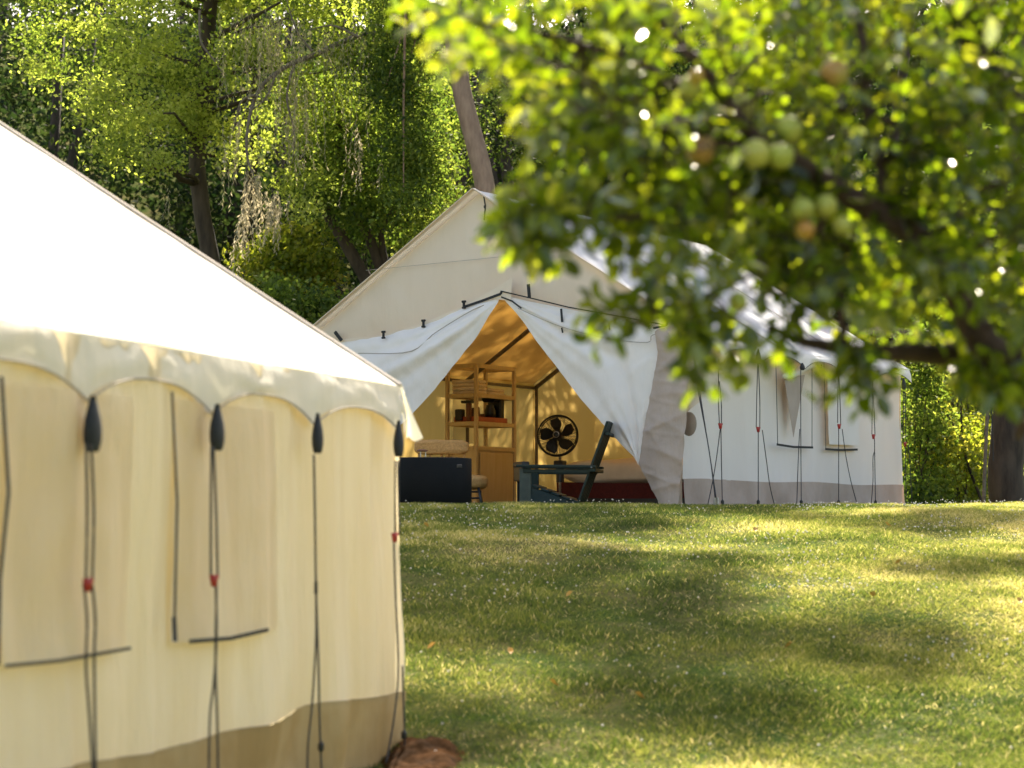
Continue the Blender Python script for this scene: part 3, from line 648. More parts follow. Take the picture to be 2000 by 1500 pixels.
# pedestal fan
fc = onvf(1089, 851, 2.55)
e = fthing('pedestal_fan', 'black pedestal fan with round wire guard standing beside the bed', 'fan', fc.x, 2.55)
hz_ = fc.z-FLR
b = MB(); b.lathe((0, 0, 0), [(.20, 0), (.20, .015), (.16, .03), (.03, .05), (.02, .1)], 28); b.build('base', M['dark'], e, True)
b = MB(); b.tube([(0, .05, .03), (0, .05, hz_-.2)], .016, 10); b.build('pole', M['steel'], e, True)
b = MB(); b.box((0, .05, hz_-.30), (.12, .10, .06), bev=.012); b.tube([(0, .05, .3), (0, .05, hz_-.29)], .045, 12); b.build('control_box', M['dark'], e)
fh = bpy.data.objects.new('fan_head', None)
def rot_pt(x, y, z, tilt=-.12, yaw=.35):
    y, z = y*math.cos(tilt)-z*math.sin(tilt), y*math.sin(tilt)+z*math.cos(tilt)
    x, y = x*math.cos(yaw)-y*math.sin(yaw), x*math.sin(yaw)+y*math.cos(yaw); return Vector((x, y, z+hz_))
R = .225
b = MB()
for rr, yy in ((R, 0), (R*.97, -.035), (R*.97, .05)):
    b.tube([rot_pt(rr*math.cos(t), yy, rr*math.sin(t)) for t in np.linspace(0, 2*math.pi, 49)], .011 if yy == 0 else .006, 6, False)
for k in range(60):
    t0 = 2*math.pi*k/60
    b.tube([rot_pt(r_*math.cos(t0+.5*(R-r_)/R), -.035-.035*(1-(r_/R)**2), r_*math.sin(t0+.5*(R-r_)/R)) for r_ in np.linspace(.045, R*.97, 5)], .0022, 4, False)
    if k % 2 == 0: b.tube([rot_pt(r_*math.cos(t0), .05+.04*(1-(r_/R)**2), r_*math.sin(t0)) for r_ in np.linspace(.045, R*.97, 4)], .0022, 4, False)
b.build('guard', M['dark'], e)
b = MB()
for k in range(5):
    a0 = 2*math.pi*k/5+.3; V = []
    for i in range(6):
        r_ = .03+.17*i/5; wdt = .2+.85*math.sin(math.pi*(.15+.75*i/5))
        for s in (-1, 1): V.append(rot_pt(r_*math.cos(a0+s*wdt*.5+i*.05), s*.022, r_*math.sin(a0+s*wdt*.5+i*.05)))
    b.add(V, [(2*i, 2*i+1, 2*i+3, 2*i+2) for i in range(5)])
b.build('blades', M['dark'], e)
b = MB(); b.tube([rot_pt(0, -.075, 0), rot_pt(0, -.06, 0), rot_pt(0, .06, 0), rot_pt(0, .17, 0)], [.035, .045, .05, .045], 20); b.build('motor_hub', M['dark'], e, True)
b = MB(); b.tube([rot_pt(.032*math.cos(t), -.078, .032*math.sin(t)) for t in np.linspace(0, 2*math.pi, 25)], .004, 5, False); b.build('badge_ring', M['steel'], e)
# cane lounge chair behind the fire pit
cl = locf(at(865, 990, 19.3))
def wthing(name, label, cat, X, Y, rz=0, group=None, z=None):
    e = empty(name, (X, Y, float(gh(X, Y)) if z is None else z), rz); tag(e, label, cat, group); return e
pc = at(862, 990, 19.6)
e = wthing('lounge_chair', 'woven cane lounge chair with rounded backrest just behind the dark fire pit', 'chair', pc.x, pc.y, 0, z=GZ+.02)
s_ = 19.6/F
b = grid_mesh('backrest', cushion(0, .05, .585, .53, .12, .14, 7, .006, 4), M['wicker'], e)
b = MB()
for x in (-.22, -.11, 0, .11, .22): b.tube([(x, .05, .28), (x, .05, .54)], .012, 8)
b.build('back_spindles', M['wicker'], e, True)
grid_mesh('seat', cushion(.16, -.1, .245, .58, .5, .14, 9, .006, 4), M['wicker'], e)
for (x, y) in ((.40, -.30), (.40, .08), (-.2, -.30), (-.2, .1)):
    b = MB(); b.tube([(x*.9, y, .2), (x*1.03, y*1.05, -.06)], .013, 8); b.build('leg', M['dark'], e, True)
b = MB()
for z in (.15, .09): b.tube([(-.2, -.3, z), (.39, -.3, z)], .010, 8)
b.build('stretcher', M['dark'], e)
# fire pit
pc = at(836, 990, 17.7)
e = wthing('fire_pit', 'dark navy cylindrical fire pit standing on the grass at the tent front', 'fire pit', pc.x, pc.y)
rr = (921-836)/F*17.7; ztop = at(836, 895, 17.7).z-e.location.z
b = MB(); b.lathe((0, 0, 0), [(rr-.02, -.04), (rr, -.03), (rr, ztop-.012), (rr-.006, ztop-.002), (rr-.03, ztop), (rr-.05, ztop-.01), (rr-.06, ztop-.12), (.01, ztop-.12)], 72); b.build('drum', M['navy'], e, True)
b = MB(); ang = -.62; q = Vector((math.sin(.82)*rr, -math.cos(.82)*rr, ztop-.075))
b.bar(q+Vector((-.022, -.02, 0)), q+Vector((.022, .02, 0)), .012, .03); b.build('vent_slot', M['dark'], e)
e2 = empty('capped_fitting', (pc.x-.065, pc.y+.3, GZ+.0), 0); tag(e2, 'small brass-coloured lantern with a flat cap standing behind the rim of the fire pit', 'fitting')  # small capped fitting on a stand, gives no light
zb = at(829, 894, 18).z-GZ; b = MB(); b.lathe((0, 0, -.02), [(.07, 0), (.07, .03), (.016, .05), (.016, zb-.05), (.04, zb-.04)], 20); b.build('stand', M['steel'], e2, True)
b = MB()
for t in (0, 2.1, 4.2): b.tube([(.03*math.cos(t), .03*math.sin(t), zb-.06), (.03*math.cos(t), .03*math.sin(t), zb+.06)], .006, 6)
b.build('cage', M['steel'], e2); b = MB(); b.lathe((0, 0, zb+.055), [(.048, 0), (.05, .01), (.03, .02)], 20); b.build('cap', M['kraft'], e2, True)
# adirondack chair, seen from its side (x: left = front)
CY = 18.7; sc = CY/F
e = wthing('adirondack_chair', 'dark green wooden garden chair with a reclined back, standing side-on before the open tent', 'chair', at(1100, 990, CY).x, CY, math.radians(-9))
cz0 = e.location.z
def cx(px, py, y=0):
    P = at(px, py, CY); return Vector((P.x-e.location.x, y, P.z-cz0))
wc = .29
for s, nm in ((-1, 'near'), (1, 'far')):
    y = s*wc
    b = MB(); b.bar(cx(1018, 911, y), cx(1172, 913, y), .10, .022, up=(0, 0, 1)); b.build('arm', M['green'], e)
    b = MB(); b.bar(cx(1030, 921, y*.98), cx(1160, 922, y*.98), .022, .036, up=(0, 0, 1)); b.build('arm_support', M['green'], e)
    b = MB(); b.bar(cx(1034, 916, y*.93), cx(1034, 1000, y*.93), .105 if s < 0 else .09, .025, up=(0, 1, 0)); b.build('leg', M['greyg'] if s < 0 else M['green'], e)
    b = MB(); A_ = [cx(1045, 955, y*.82), cx(1062, 958, y*.82), cx(1150, 990, y*.82), cx(1180, 1003, y*.82), cx(1120, 1003, y*.82), cx(1045, 990, y*.82)]
    n = len(A_); b.add(A_+[p+Vector((0, .025*s, 0)) for p in A_], [tuple(range(n)), tuple(range(n, 2*n))[::-1]]+[(i, n+i, n+(i+1) % n, (i+1) % n) for i in range(n)]); b.build('seat_rail', M['green2'], e)
for k in range(5):
    y = (k-2)*.108; dz = .03-.012*abs(k-2)
    b = MB(); b.bar(cx(1137, 980, y), cx(1193, 826-dz*60, y), .092, .022, up=(1, 0, .35)); b.build('back_slat', M['green'], e)
for k in range(5):
    t = k/4; p = cx(1052+t*80, 953+t*30, 0); b = MB(); b.bar(p+Vector((0, -.27, .012)), p+Vector((0, .27, .012)), .078, .018, up=(.35, 0, 1)); b.build('seat_slat', M['green2'], e)
b = MB(); p = cx(1193, 850); b.bar(p+Vector((0, -.27, 0)), p+Vector((0, .27, 0)), .035, .03, up=(0, 0, 1)); b.build('back_brace', M['green'], e)
b = MB(); p = cx(1165, 920); b.bar(p+Vector((0, -.33, 0)), p+Vector((0, .33, 0)), .06, .03, up=(0, 0, 1)); b.build('back_brace', M['green'], e)
b = MB(); b.lathe((0, 0, 0), [(.004, 0), (.007, .003), (.001, .006)], 10); o = b.build('bolt', M['steel'], e); o.location = cx(1164, 915, -wc-.055); o.rotation_euler = (math.pi/2, 0, 0)
# dark block added for the garden chair's far arm and front leg
pc = at(1018, 990, 19.2); e = wthing('dark_chair_side', 'narrow dark stool standing just left of the green garden chair', 'block', pc.x, pc.y, .3, z=GZ)
hh = at(1018, 903, 19.2).z-GZ
b = MB(); b.box((0, 0, hh-.02), (.075, .30, .05), bev=.01); b.box((.0, 0, hh-.11), (.07, .26, .14), bev=.01); b.build('seat', M['dark'], e)
for y in (-.12, .12):
    b = MB(); b.bar((.015, y, -.05), (.015, y, hh-.05), .035, .02, up=(0, 1, 0)); b.build('leg', M['dark'], e)
# ------------------------------------------------------------------ stone by the near tent corner
e_c = at(850, 1478, 8.4); P = np.zeros((60, 60, 3))
for i in range(60):
    for j in range(60):
        a, b_ = i/29.5-1, j/29.5-1; x, y = e_c.x-.05+a*.21, 8.32+b_*.36; r_ = math.hypot(a, b_)
        z = float(gh(x, y))-.03+.085*(1-min(1, r_)**2)+(.022*nz(x*9, y*9, 1)+.012*nz(x*25, y*25, 2)+.006*nz(x*60, y*60, 2))*(r_ < 1)
        P[i, j] = (x, y, z)
so = grid_mesh('bare_soil', P, M['stone']); tag(so, kind='structure')
# ------------------------------------------------------------------ grass
def blades(name, X, Y, Hh, Wd, lean, tint, m):
    n = len(X); Z = gh(X, Y)-.005; a = RNG.uniform(0, 2*math.pi, n); l = RNG.uniform(0, 2*math.pi, n)
    dx, dy = np.cos(a)*Wd/2, np.sin(a)*Wd/2; lx, ly = np.cos(l)*lean, np.sin(l)*lean
    V = np.zeros((n, 5, 3))
    V[:, 0] = np.stack([X-dx, Y-dy, Z], 1); V[:, 1] = np.stack([X+dx, Y+dy, Z], 1)
    V[:, 2] = np.stack([X+dx*.8+lx*.35, Y+dy*.8+ly*.35, Z+Hh*.6], 1); V[:, 3] = np.stack([X-dx*.8+lx*.35, Y-dy*.8+ly*.35, Z+Hh*.6], 1)
    V[:, 4] = np.stack([X+lx, Y+ly, Z+Hh], 1)
    I = (np.arange(n)*5)[:, None]
    F3 = np.concatenate([I+[0, 1, 2], I+[0, 2, 3], I+[3, 2, 4]], 0)
    me = np_mesh(name, V.reshape(-1, 3), F3, np.repeat(tint, 5)); return link(name, me, m)
def vnoise(X, Y, sx, sy, seed):
    r = np.random.default_rng(seed); k = 64; T = r.random((k, k))
    x = (X*sx) % k; y = (Y*sy) % k; i = x.astype(int); j = y.astype(int); fx = x-i; fy = y-j; fx = fx*fx*(3-2*fx); fy = fy*fy*(3-2*fy)
    i1 = (i+1) % k; j1 = (j+1) % k; i %= k; j %= k
    return (T[i, j]*(1-fx)+T[i1, j]*fx)*(1-fy)+(T[i, j1]*(1-fx)+T[i1, j1]*fx)*fy
def samp(n):
    Y = 7.4+(18.2-7.4)*RNG.random(n)**.95; hwid = .27*Y+.5
    X = RNG.uniform(-1, 1, n)*hwid; X = np.where(X < -.15*Y, -X*.9, X); return X, Y
ng = 720000
X, Y = samp(ng)
clump = .55*vnoise(X, Y, 2.1, 2.1, 1)+.45*vnoise(X, Y, 6.3, 6.3, 2); dry = .6*vnoise(X, Y, 1.1, 1.1, 3)+.4*vnoise(X, Y, 3.7, 3.7, 4)
keep = RNG.random(ng) < .35+.9*clump; X, Y, clump, dry = X[keep], Y[keep], clump[keep], dry[keep]; n = len(X)
Hh = (.012+.036*clump**1.6)*RNG.uniform(.6, 1.35, n); tint = np.clip(.12+.12*smooth(.3, 2.2, X)+.85*(dry-.3)+RNG.normal(0, .16, n), 0, 1)  # paler to the right: drier turf, plus sunlight put into the tint
tint = np.where(RNG.random(n) < .05+.22*smooth(.55, .8, dry), RNG.uniform(.8, 1, n), tint)
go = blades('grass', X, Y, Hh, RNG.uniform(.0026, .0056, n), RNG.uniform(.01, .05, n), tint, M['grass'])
tag(go, 'short mown lawn grass with drier straw patches on the slope', 'grass', kind='stuff')
# clover heads
X, Y = samp(6500); cl_ = .6*vnoise(X, Y, 1.3, 1.3, 11)+.4*vnoise(X, Y, 4, 4, 12); k = RNG.random(len(X)) < smooth(.45, .75, cl_)*.9*smooth(8.5, 11.5, Y)+.03; X, Y = X[k], Y[k]
n = len(X); s = RNG.uniform(.004, .008, n); Z = gh(X, Y)+RNG.uniform(.02, .055, n)
O = np.array([(1, 0, 0), (-1, 0, 0), (0, 1, 0), (0, -1, 0), (0, 0, .9), (0, 0, -.9)])
V = np.stack([X, Y, Z], 1)[:, None]+O[None]*s[:, None, None]; I = (np.arange(n)*6)[:, None]
F3 = np.concatenate([I+np.array(q) for q in ((0, 2, 4), (2, 1, 4), (1, 3, 4), (3, 0, 4), (2, 0, 5), (1, 2, 5), (3, 1, 5), (0, 3, 5))], 0)
co = link('clover_flowers', np_mesh('clover_flowers', V.reshape(-1, 3), F3), M['flower']); tag(co, 'tiny white clover flowers scattered through the lawn', 'flowers', kind='stuff')
lf_px = [(1475, 1047, 'near the crest under the long tent wall'), (1735, 1038, 'near the crest at the right'), (832, 1038, 'by the crest next to the fire pit'), (1755, 1112, 'in the sunny patch at the right'), (843, 1280, 'beside the near tent, upper of a pair'), (996, 1290, 'right of the near tent in the dry strip'), (1083, 1352, 'at the edge of the lowest shade band'), (1705, 1178, 'on the dry grass, right of centre'), (1540, 1278, 'in the shaded middle of the slope'), (1112, 1176, 'on the dark slope left of centre'), (1990, 1190, 'at the right edge of the picture'), (1250, 1380, 'low in the bright foreground')]
for i, (px, py, ds) in enumerate(lf_px):
    best = min(np.linspace(8, 17, 300), key=lambda y: abs(at(px, py, y).z-float(gh(at(px, py, y).x, y)))); P = at(px, py, best)
    b = MB(); s = .028; b.add([(0, -s, 0), (s*.6, -s*.2, .008), (s*.45, s*.5, .012), (0, s, .004), (-s*.45, s*.5, .014), (-s*.6, -s*.2, .006), (0, 0, -.004)], [(0, 1, 6), (1, 2, 6), (2, 3, 6), (3, 4, 6), (4, 5, 6), (5, 0, 6)])
    o = b.build('fallen_leaf', M['yleaf']); o.location = (P.x, P.y, float(gh(P.x, P.y))+.045); o.rotation_euler = (.5, .2, i*1.3)
    tag(o, 'small yellow fallen leaf '+ds, 'leaf', 'fallen leaves on the lawn')
# ------------------------------------------------------------------ foliage
def inpoly(px, py, poly):
    P = np.array(poly, float); x, y = px, py; c = np.zeros(len(x), bool); j = len(P)-1
    for i in range(len(P)):
        xi, yi, xj, yj = *P[i], *P[j]
        c ^= ((yi > y) != (yj > y)) & (x < (xj-xi)*(y-yi)/((yj-yi) or 1e-9)+xi); j = i
    return c
def unit(v): return v/np.maximum(np.linalg.norm(v, axis=-1, keepdims=True), 1e-9)
def leaf_mesh(name, C, L, Wd, D=None, up=.5, m=None, parent=None, tint=None, fancy=False, curl=.15):
    n = len(C); D = unit(RNG.normal(0, 1, (n, 3))) if D is None else unit(D)
    Nn = unit(RNG.normal(0, 1, (n, 3))+np.array([0, 0, up*2])); S = unit(np.cross(D, Nn)); Nn = np.cross(S, D)
    L = np.broadcast_to(L, n)[:, None]; Wd = np.broadcast_to(Wd, n)[:, None]
    if not fancy:
        V = np.stack([C, C+D*L*.45+S*Wd*.5, C+D*L-Nn*L*curl, C+D*L*.45-S*Wd*.5], 1); k = 4
        I = (np.arange(n)*4)[:, None]; Fc = np.concatenate([I+[0, 1, 2], I+[0, 2, 3]], 0)
    else:
        pr = [(0, 0, 0), (.25, .42, 0), (.6, .5, -.04), (.85, .28, -.12), (1, 0, -.2), (.85, -.28, -.12), (.6, -.5, -.04), (.25, -.42, 0), (.45, 0, -.07)]; k = 9
        V = np.stack([C+D*L*a+S*Wd*b+Nn*(L*c+abs(b)*Wd*.35) for a, b, c in pr], 1)
        I = (np.arange(n)*9)[:, None]; Fc = np.concatenate([I+[8, i, (i+1) % 8] for i in range(8)], 0)
    t = RNG.random(n) if tint is None else tint
    return link(name, np_mesh(name, V.reshape(-1, 3), Fc, np.repeat(t, k)), m, parent)
def clusters(cs, rad, per, flat=.6, droop=0):
    cs = np.asarray(cs, float); n = len(cs); rad = np.broadcast_to(rad, n)
    C = np.repeat(cs, per, 0); r = np.repeat(rad, per)[:, None]
    O = RNG.normal(0, .5, (len(C), 3)); O[:, 2] *= flat
    C = C+O*r; C[:, 2] -= droop*(O[:, 0]**2+O[:, 1]**2)*r[:, 0]
    t = np.repeat(np.clip(RNG.normal(.5, .2, n), 0, 1), per)+RNG.normal(0, .18, len(C)); return C, np.clip(t, 0, 1)
def poly_pts(poly, y0, y1, n, hole=None):
    P = np.array(poly); out = []
    while len(out) < n:
        px = RNG.uniform(P[:, 0].min(), P[:, 0].max(), n*2); py = RNG.uniform(P[:, 1].min(), P[:, 1].max(), n*2)
        k = inpoly(px, py, poly); px, py = px[k], py[k]; Y = RNG.uniform(y0, y1, len(px))
        out += [tuple(at(a, b, c)) for a, b, c in zip(px, py, Y)]
    return np.array(out[:n])
def ell_pts(c, r, n):
    p = unit(RNG.normal(0, 1, (n, 3)))*(RNG.random((n, 1))**.4); return np.array(c)+p*np.array(r)
def branch_to(b, node, tgt, r0=.03, wob=.12, n=6):
    node, tgt = Vector(node), Vector(tgt); d = tgt-node; L = d.length
    pts = [node.lerp(tgt, i/(n-1))+Vector((RNG.uniform(-1, 1), RNG.uniform(-1, 1), RNG.uniform(-.4, 1)*1.0))*wob*L*math.sin(math.pi*i/(n-1))*.5 for i in range(n)]
    b.tube(pts, [r0*(1-.8*i/(n-1)) for i in range(n)], 5, False); return pts
def make_tree(name, label, cat, trunk, r, cs, rad, per, L, Wd, leafm, barkm, extra=None, limbs=14, group=None, flat=.6, gnd=True, droop=0, up=.5, lr=.35, topi=8):
    base = Vector(trunk[0]); e = empty(name, base); tag(e, label, cat, group)
    inv = lambda p: Vector(p)-base
    b = MB(); path = smooth_path([Vector(q) for q in resample([inv(p) for p in trunk], 14)], 60)
    b.tube([p+Vector((.03*nz(i*.4, 0), .03*nz(i*.4, 5), 0)) for i, p in enumerate(path)], [r*(1.25 if i == 0 else 1-.55*i/59) for i in range(60)], 14)
    top = path[topi*2:]
    cs = np.asarray(cs)
    idx = RNG.choice(len(cs), min(limbs, len(cs)), False)
    for i in idx:
        t = inv(cs[i]); nd = min(top, key=lambda p: (p-t).length+max(0, p.z-t.z)*1.2); branch_to(b, nd, t, max(.012, r*lr*RNG.uniform(.5, 1)))
    b.build('trunk', M[barkm], e, True)
    C, tt = clusters(cs, rad, per, flat, droop); C = C-np.array(base)
    if extra is not None:
        ec, er, ep, el = extra; C2, t2 = clusters(ec, er, ep, .6); C2 = C2-np.array(base)
        C = np.concatenate([C, C2]); tt = np.concatenate([tt, t2]); L_ = np.concatenate([np.full(len(C)-len(C2), L), np.full(len(C2), el)]); W_ = np.concatenate([np.full(len(C)-len(C2), Wd), np.full(len(C2), el*.6)])
    else: L_, W_ = L, Wd
    n = len(C); L_ = L_*RNG.uniform(.7, 1.3, n)
    leaf_mesh('crown', C, L_, W_, up=up, m=M[leafm], parent=e, tint=tt); return e
gzf = lambda P: float(gh(P[0], P[1]))
def base_pt(px, Y): P = at(px, 990, Y); return Vector((P.x, Y, gzf(P)-.1))
def lawn_pt(px, py):
    Ys = np.linspace(8, 17.5, 200); Ps = [at(px, py, y) for y in Ys]
    return min(Ps, key=lambda P: abs(P.z-float(gh(P.x, P.y))))
def lift(P, Y): t = (Y-P[1])/sdir.y; return tuple(Vector(P)+sdir*t)      # up the sun's ray to distance Y
# upper crowns: where the tall trees behind must stand for the lawn and the far tent to lie in their dappled shade
shade_poly = [([(760, 1000), (2100, 990), (2100, 1035), (1500, 1040), (1180, 1040), (780, 1060)], 44), ([(790, 1055), (1180, 1060), (1400, 1100), (1440, 1180), (1350, 1250), (1000, 1240), (790, 1240)], 44),
 ([(1200, 1225), (1500, 1225), (1750, 1250), (1950, 1300), (1900, 1335), (1600, 1330), (1300, 1300)], 18), ([(1060, 1345), (1300, 1335), (1500, 1365), (1640, 1410), (1500, 1425), (1250, 1390)], 13), ([(1640, 1085), (1950, 1075), (2080, 1110), (2000, 1150), (1800, 1120)], 8), ([(1380, 1085), (1560, 1080), (1500, 1130)], 4), ([(790, 1330), (900, 1330), (960, 1400), (900, 1450), (800, 1450)], 4)]
SH = []
shade_poly += [([(780, 1035), (1160, 1035), (1160, 1110), (780, 1110)], 24), ([(790, 1110), (1000, 1110), (1000, 1240), (790, 1240)], 10)]
for poly, n in shade_poly:
    P_ = np.array(poly)
    while n > 0:
        px, py = RNG.uniform(P_[:, 0].min(), P_[:, 0].max()), RNG.uniform(P_[:, 1].min(), P_[:, 1].max())
        if inpoly(np.array([px]), np.array([py]), poly)[0]: SH.append(lift(lawn_pt(px, py), RNG.uniform(26, 29))); n -= 1
for k in range(230):
    u, v = RNG.uniform(-hw-.3, hw+1.0), RNG.uniform(-1.2, FL+.8); SH.append(lift(Tf(u, v, RNG.uniform(.5, 3.2)), RNG.uniform(26.5, 31)))
for k in range(70): u = RNG.uniform(-hw-.1, .3); SH.append(lift(Tf(u, RNG.uniform(-.3, .5), FH-(FH-EH)*abs(u)/hw), RNG.uniform(26.5, 29)))  # extra unseen leaf clumps, added to shade the front left roof edge
SH = np.array(SH)
bright = [[(1150, 1045), (1690, 1035), (1720, 1080), (1400, 1090), (1150, 1090)], [(1480, 1090), (1620, 1075), (1780, 1110), (2060, 1150), (2060, 1300), (1900, 1300), (1700, 1225), (1450, 1200)], [(830, 1280), (1150, 1280), (1080, 1340), (860, 1340)],
 [(930, 1435), (2100, 1435), (2100, 1560), (930, 1560)], [(1640, 1340), (2100, 1340), (2100, 1440), (1700, 1440)], [(1150, 1290), (1500, 1330), (1300, 1340), (1150, 1330)]]
def falls_in_gap(p):
    p = Vector(p); t = 0
    for _ in range(110):
        q = p-sdir*t
        if q.z <= float(gh(q.x, q.y)): break
        t += .35
    px, py = proj(q)
    return any(inpoly(np.array([px]), np.array([py]), b_)[0] for b_ in bright)
SH = np.array([p for p in SH if not falls_in_gap(p)])
SH = SH[SH[:, 2] > 7.6]
shD = SH[SH[:, 0] < 2.0]; shG = SH[(SH[:, 0] >= 2.0) & (SH[:, 0] < 4.6)]; shF = SH[SH[:, 0] >= 4.6]
# A: the big yellow-green tree over the left
YA = 30.5
polyA = [(40, -500), (20, 80), (120, 190), (240, 235), (150, 300), (290, 325), (370, 290), (440, 330), (540, 360), (560, 440), (600, 430), (640, 330), (760, 230), (780, 100), (800, -500)]
csA = poly_pts(polyA, 28.5, 32, 340)
ec = ell_pts((-3.5, 31, 9.0), (3.6, 2, 1.0), 20)
tA = make_tree('broadleaf_tree', 'large yellow green tree with hanging lichen, upper left behind the near tent roof', 'tree', [base_pt(440, 31), at(415, 520, 31), at(395, 420, 31), at(385, 300, 31), at(400, 120, 31), at(430, -150, 31), at(470, -500, 31)], .17, csA, .40, 200, .072, .045, 'leaf_hero', 'bark', (ec, .7, 90, .17), limbs=60)
# dead lichen-hung branch of A
bA = Vector(tA.location)
b = MB(); main = [at(780, 65, 29), at(700, 70, 29), at(620, 105, 28.8), at(560, 130, 28.6), at(510, 170, 28.5), at(487, 230, 28.4), at(482, 300, 28.4), at(498, 350, 28.4)]
mp_ = smooth_path([p-bA for p in main], 34); b.tube(mp_, [.05-.036*i/33 for i in range(34)], 7, False)
sub = [[(540, 140), (520, 190), (490, 215)], [(575, 125), (560, 190), (575, 260), (570, 320)], [(500, 185), (470, 200), (455, 260)], [(390, 20), (392, 80), (420, 120), (440, 152)], [(610, 100), (580, 60), (560, 0)], [(700, 72), (650, 50), (600, 60)]]
for s in sub: b.tube(smooth_path([at(x, y, 28.4)-bA for x, y in s], 12), [.022-.016*i/11 for i in range(12)], 6, False)
b.build('dead_branch', M['bark_pale'], tA, True)
def festoon(px, py, dpx, n, ln, wid, Y=28.4):
    C = []; D = []
    for _ in range(int(n*.62)):
        x = px+RNG.normal(0, dpx); P = at(x, py+RNG.uniform(-15, 15), Y+RNG.normal(0, .15)); l = ln*RNG.uniform(.4, 1.1); k = int(l/.035)+2; sx, sy = RNG.normal(0, .02, 2)
        for i in range(k):
            P = P+Vector((sx*.2+RNG.normal(0, .008), RNG.normal(0, .008), -l/k)); C.append(tuple(P-bA)); D.append((RNG.normal(0, .45), RNG.normal(0, .45), -1))
    FC.extend(C); FD.extend(D); FW_.extend([wid]*len(C))
FC, FD, FW_ = [], [], []
for a in ((560, 40, 50, 70, 1.6, .012), (590, 170, 28, 40, 1.1, .012), (470, 240, 10, 14, 1.2, .014), (485, 330, 6, 12, 1.1, .02), (530, 380, 18, 40, .75, .022), (712, 80, 4, 8, 2.4, .014), (700, 260, 5, 10, .8, .018), (742, 320, 3, 6, .5, .016), (570, 230, 8, 14, .9, .012), (520, 20, 40, 40, 1.2, .010), (660, 60, 30, 30, .6, .012), (332, 365, 3, 4, .55, .01), (480, 400, 5, 16, .9, .022), (505, 345, 10, 16, .8, .02)): festoon(*a)
lich = leaf_mesh('hanging_lichen', np.array(FC), .075, np.array(FW_)*1.0, np.array(FD), 0, M['lichen'], tA, RNG.random(len(FC))); lich['kind'] = 'stuff'
# B trunk
csB = poly_pts([(380, -300), (560, -300), (540, 60), (430, 60)], 33.5, 36, 60)
make_tree('broadleaf_tree', 'dark straight trunk right of the hanging lichen tree stem, in deep shade', 'tree', [base_pt(488, 34), at(486, 560, 34), at(484, 420, 34), at(492, 330, 34), at(498, 150, 34), at(500, -100, 34)], .15, csB, .6, 120, .12, .07, 'leaf_mid', 'bark', None, limbs=16)
# C multi-stem
csC = poly_pts([(560, 150), (700, 130), (900, 120), (905, 300), (880, 420), (780, 400), (760, 480), (640, 470), (580, 380)], 30.5, 34, 150)
tC = make_tree('multi_stem_tree', 'several leaning dark stems fanning out left of the far tent ridge', 'tree', [base_pt(760, 32), at(752, 525, 32), at(700, 430, 32), at(668, 330, 32), at(660, 260, 32), at(672, 190, 32), at(660, -100, 32)], .11, csC, .5, 150, .085, .05, 'leaf_mid', 'bark', None, limbs=26)
bC = Vector(tC.location)
for s, r in (([(745, 600), (715, 545), (660, 450), (618, 380), (592, 310), (598, 290)], .12), ([(755, 525), (745, 450), (775, 400), (800, 330)], .06), ([(765, 510), (800, 480), (850, 455), (880, 420)], .05), ([(640, 410), (600, 350), (560, 345)], .05)):
    b = MB(); b.tube(smooth_path([at(x, y, 32)-bC for x, y in s], 16), [r*(1-.5*i/15) for i in range(16)], 9, False); b.build('stem', M['bark'], tC, True)
# D leaning reddish trunk behind the ridge
csD = poly_pts([(740, -50), (850, -50), (850, 130), (850, 300), (820, 400), (770, 380), (740, 200)], 28, 30, 110)
ex = shD
make_tree('leaning_tree', 'reddish leaning trunk rising directly behind the far tent ridge', 'tree', [base_pt(985, 27.5), at(955, 400, 27.5), at(940, 330, 27.5), at(915, 235, 27.5), at(893, 140, 27.5), at(880, 0, 27.5), at(900, -600, 27.5), at(960, -1100, 27.5)], .165, csD, .38, 150, .085, .035, 'leaf_mid', 'bark_warm', (ex, .37, 130, .15), limbs=10, droop=.5, topi=20)
# G dark tree right of the ridge
csG = poly_pts([(960, 120), (1100, 60), (1500, 100), (1560, 560), (1440, 500), (1100, 420), (960, 330)], 28.5, 33, 200)
make_tree('evergreen_tree', 'very dark evergreen mass just right of the reddish leaning trunk', 'tree', [base_pt(1190, 31), at(1190, 500, 31), at(1200, 0, 31), at(1200, -700, 31)], .2, csG, .6, 130, .10, .05, 'leaf_dark', 'bark', (shG, .37, 130, .15), limbs=24)
# F big trunk at right
csF = poly_pts([(1760, 300), (2300, 250), (2300, 700), (2000, 760), (1900, 700), (1780, 680)], 24, 27, 120)
exF = shF
make_tree('broadleaf_tree', 'thick dark tree trunk at the right edge beyond the far tent', 'tree', [base_pt(1965, 24.5), at(1963, 980, 24.5), at(1968, 860, 24.5), at(1978, 720, 24.5), at(1985, 560, 24.5), at(2000, 0, 24.5), at(2020, -500, 24.5)], .22, csF, .5, 120, .09, .05, 'leaf_mid', 'bark', (exF, .37, 130, .15), limbs=30)
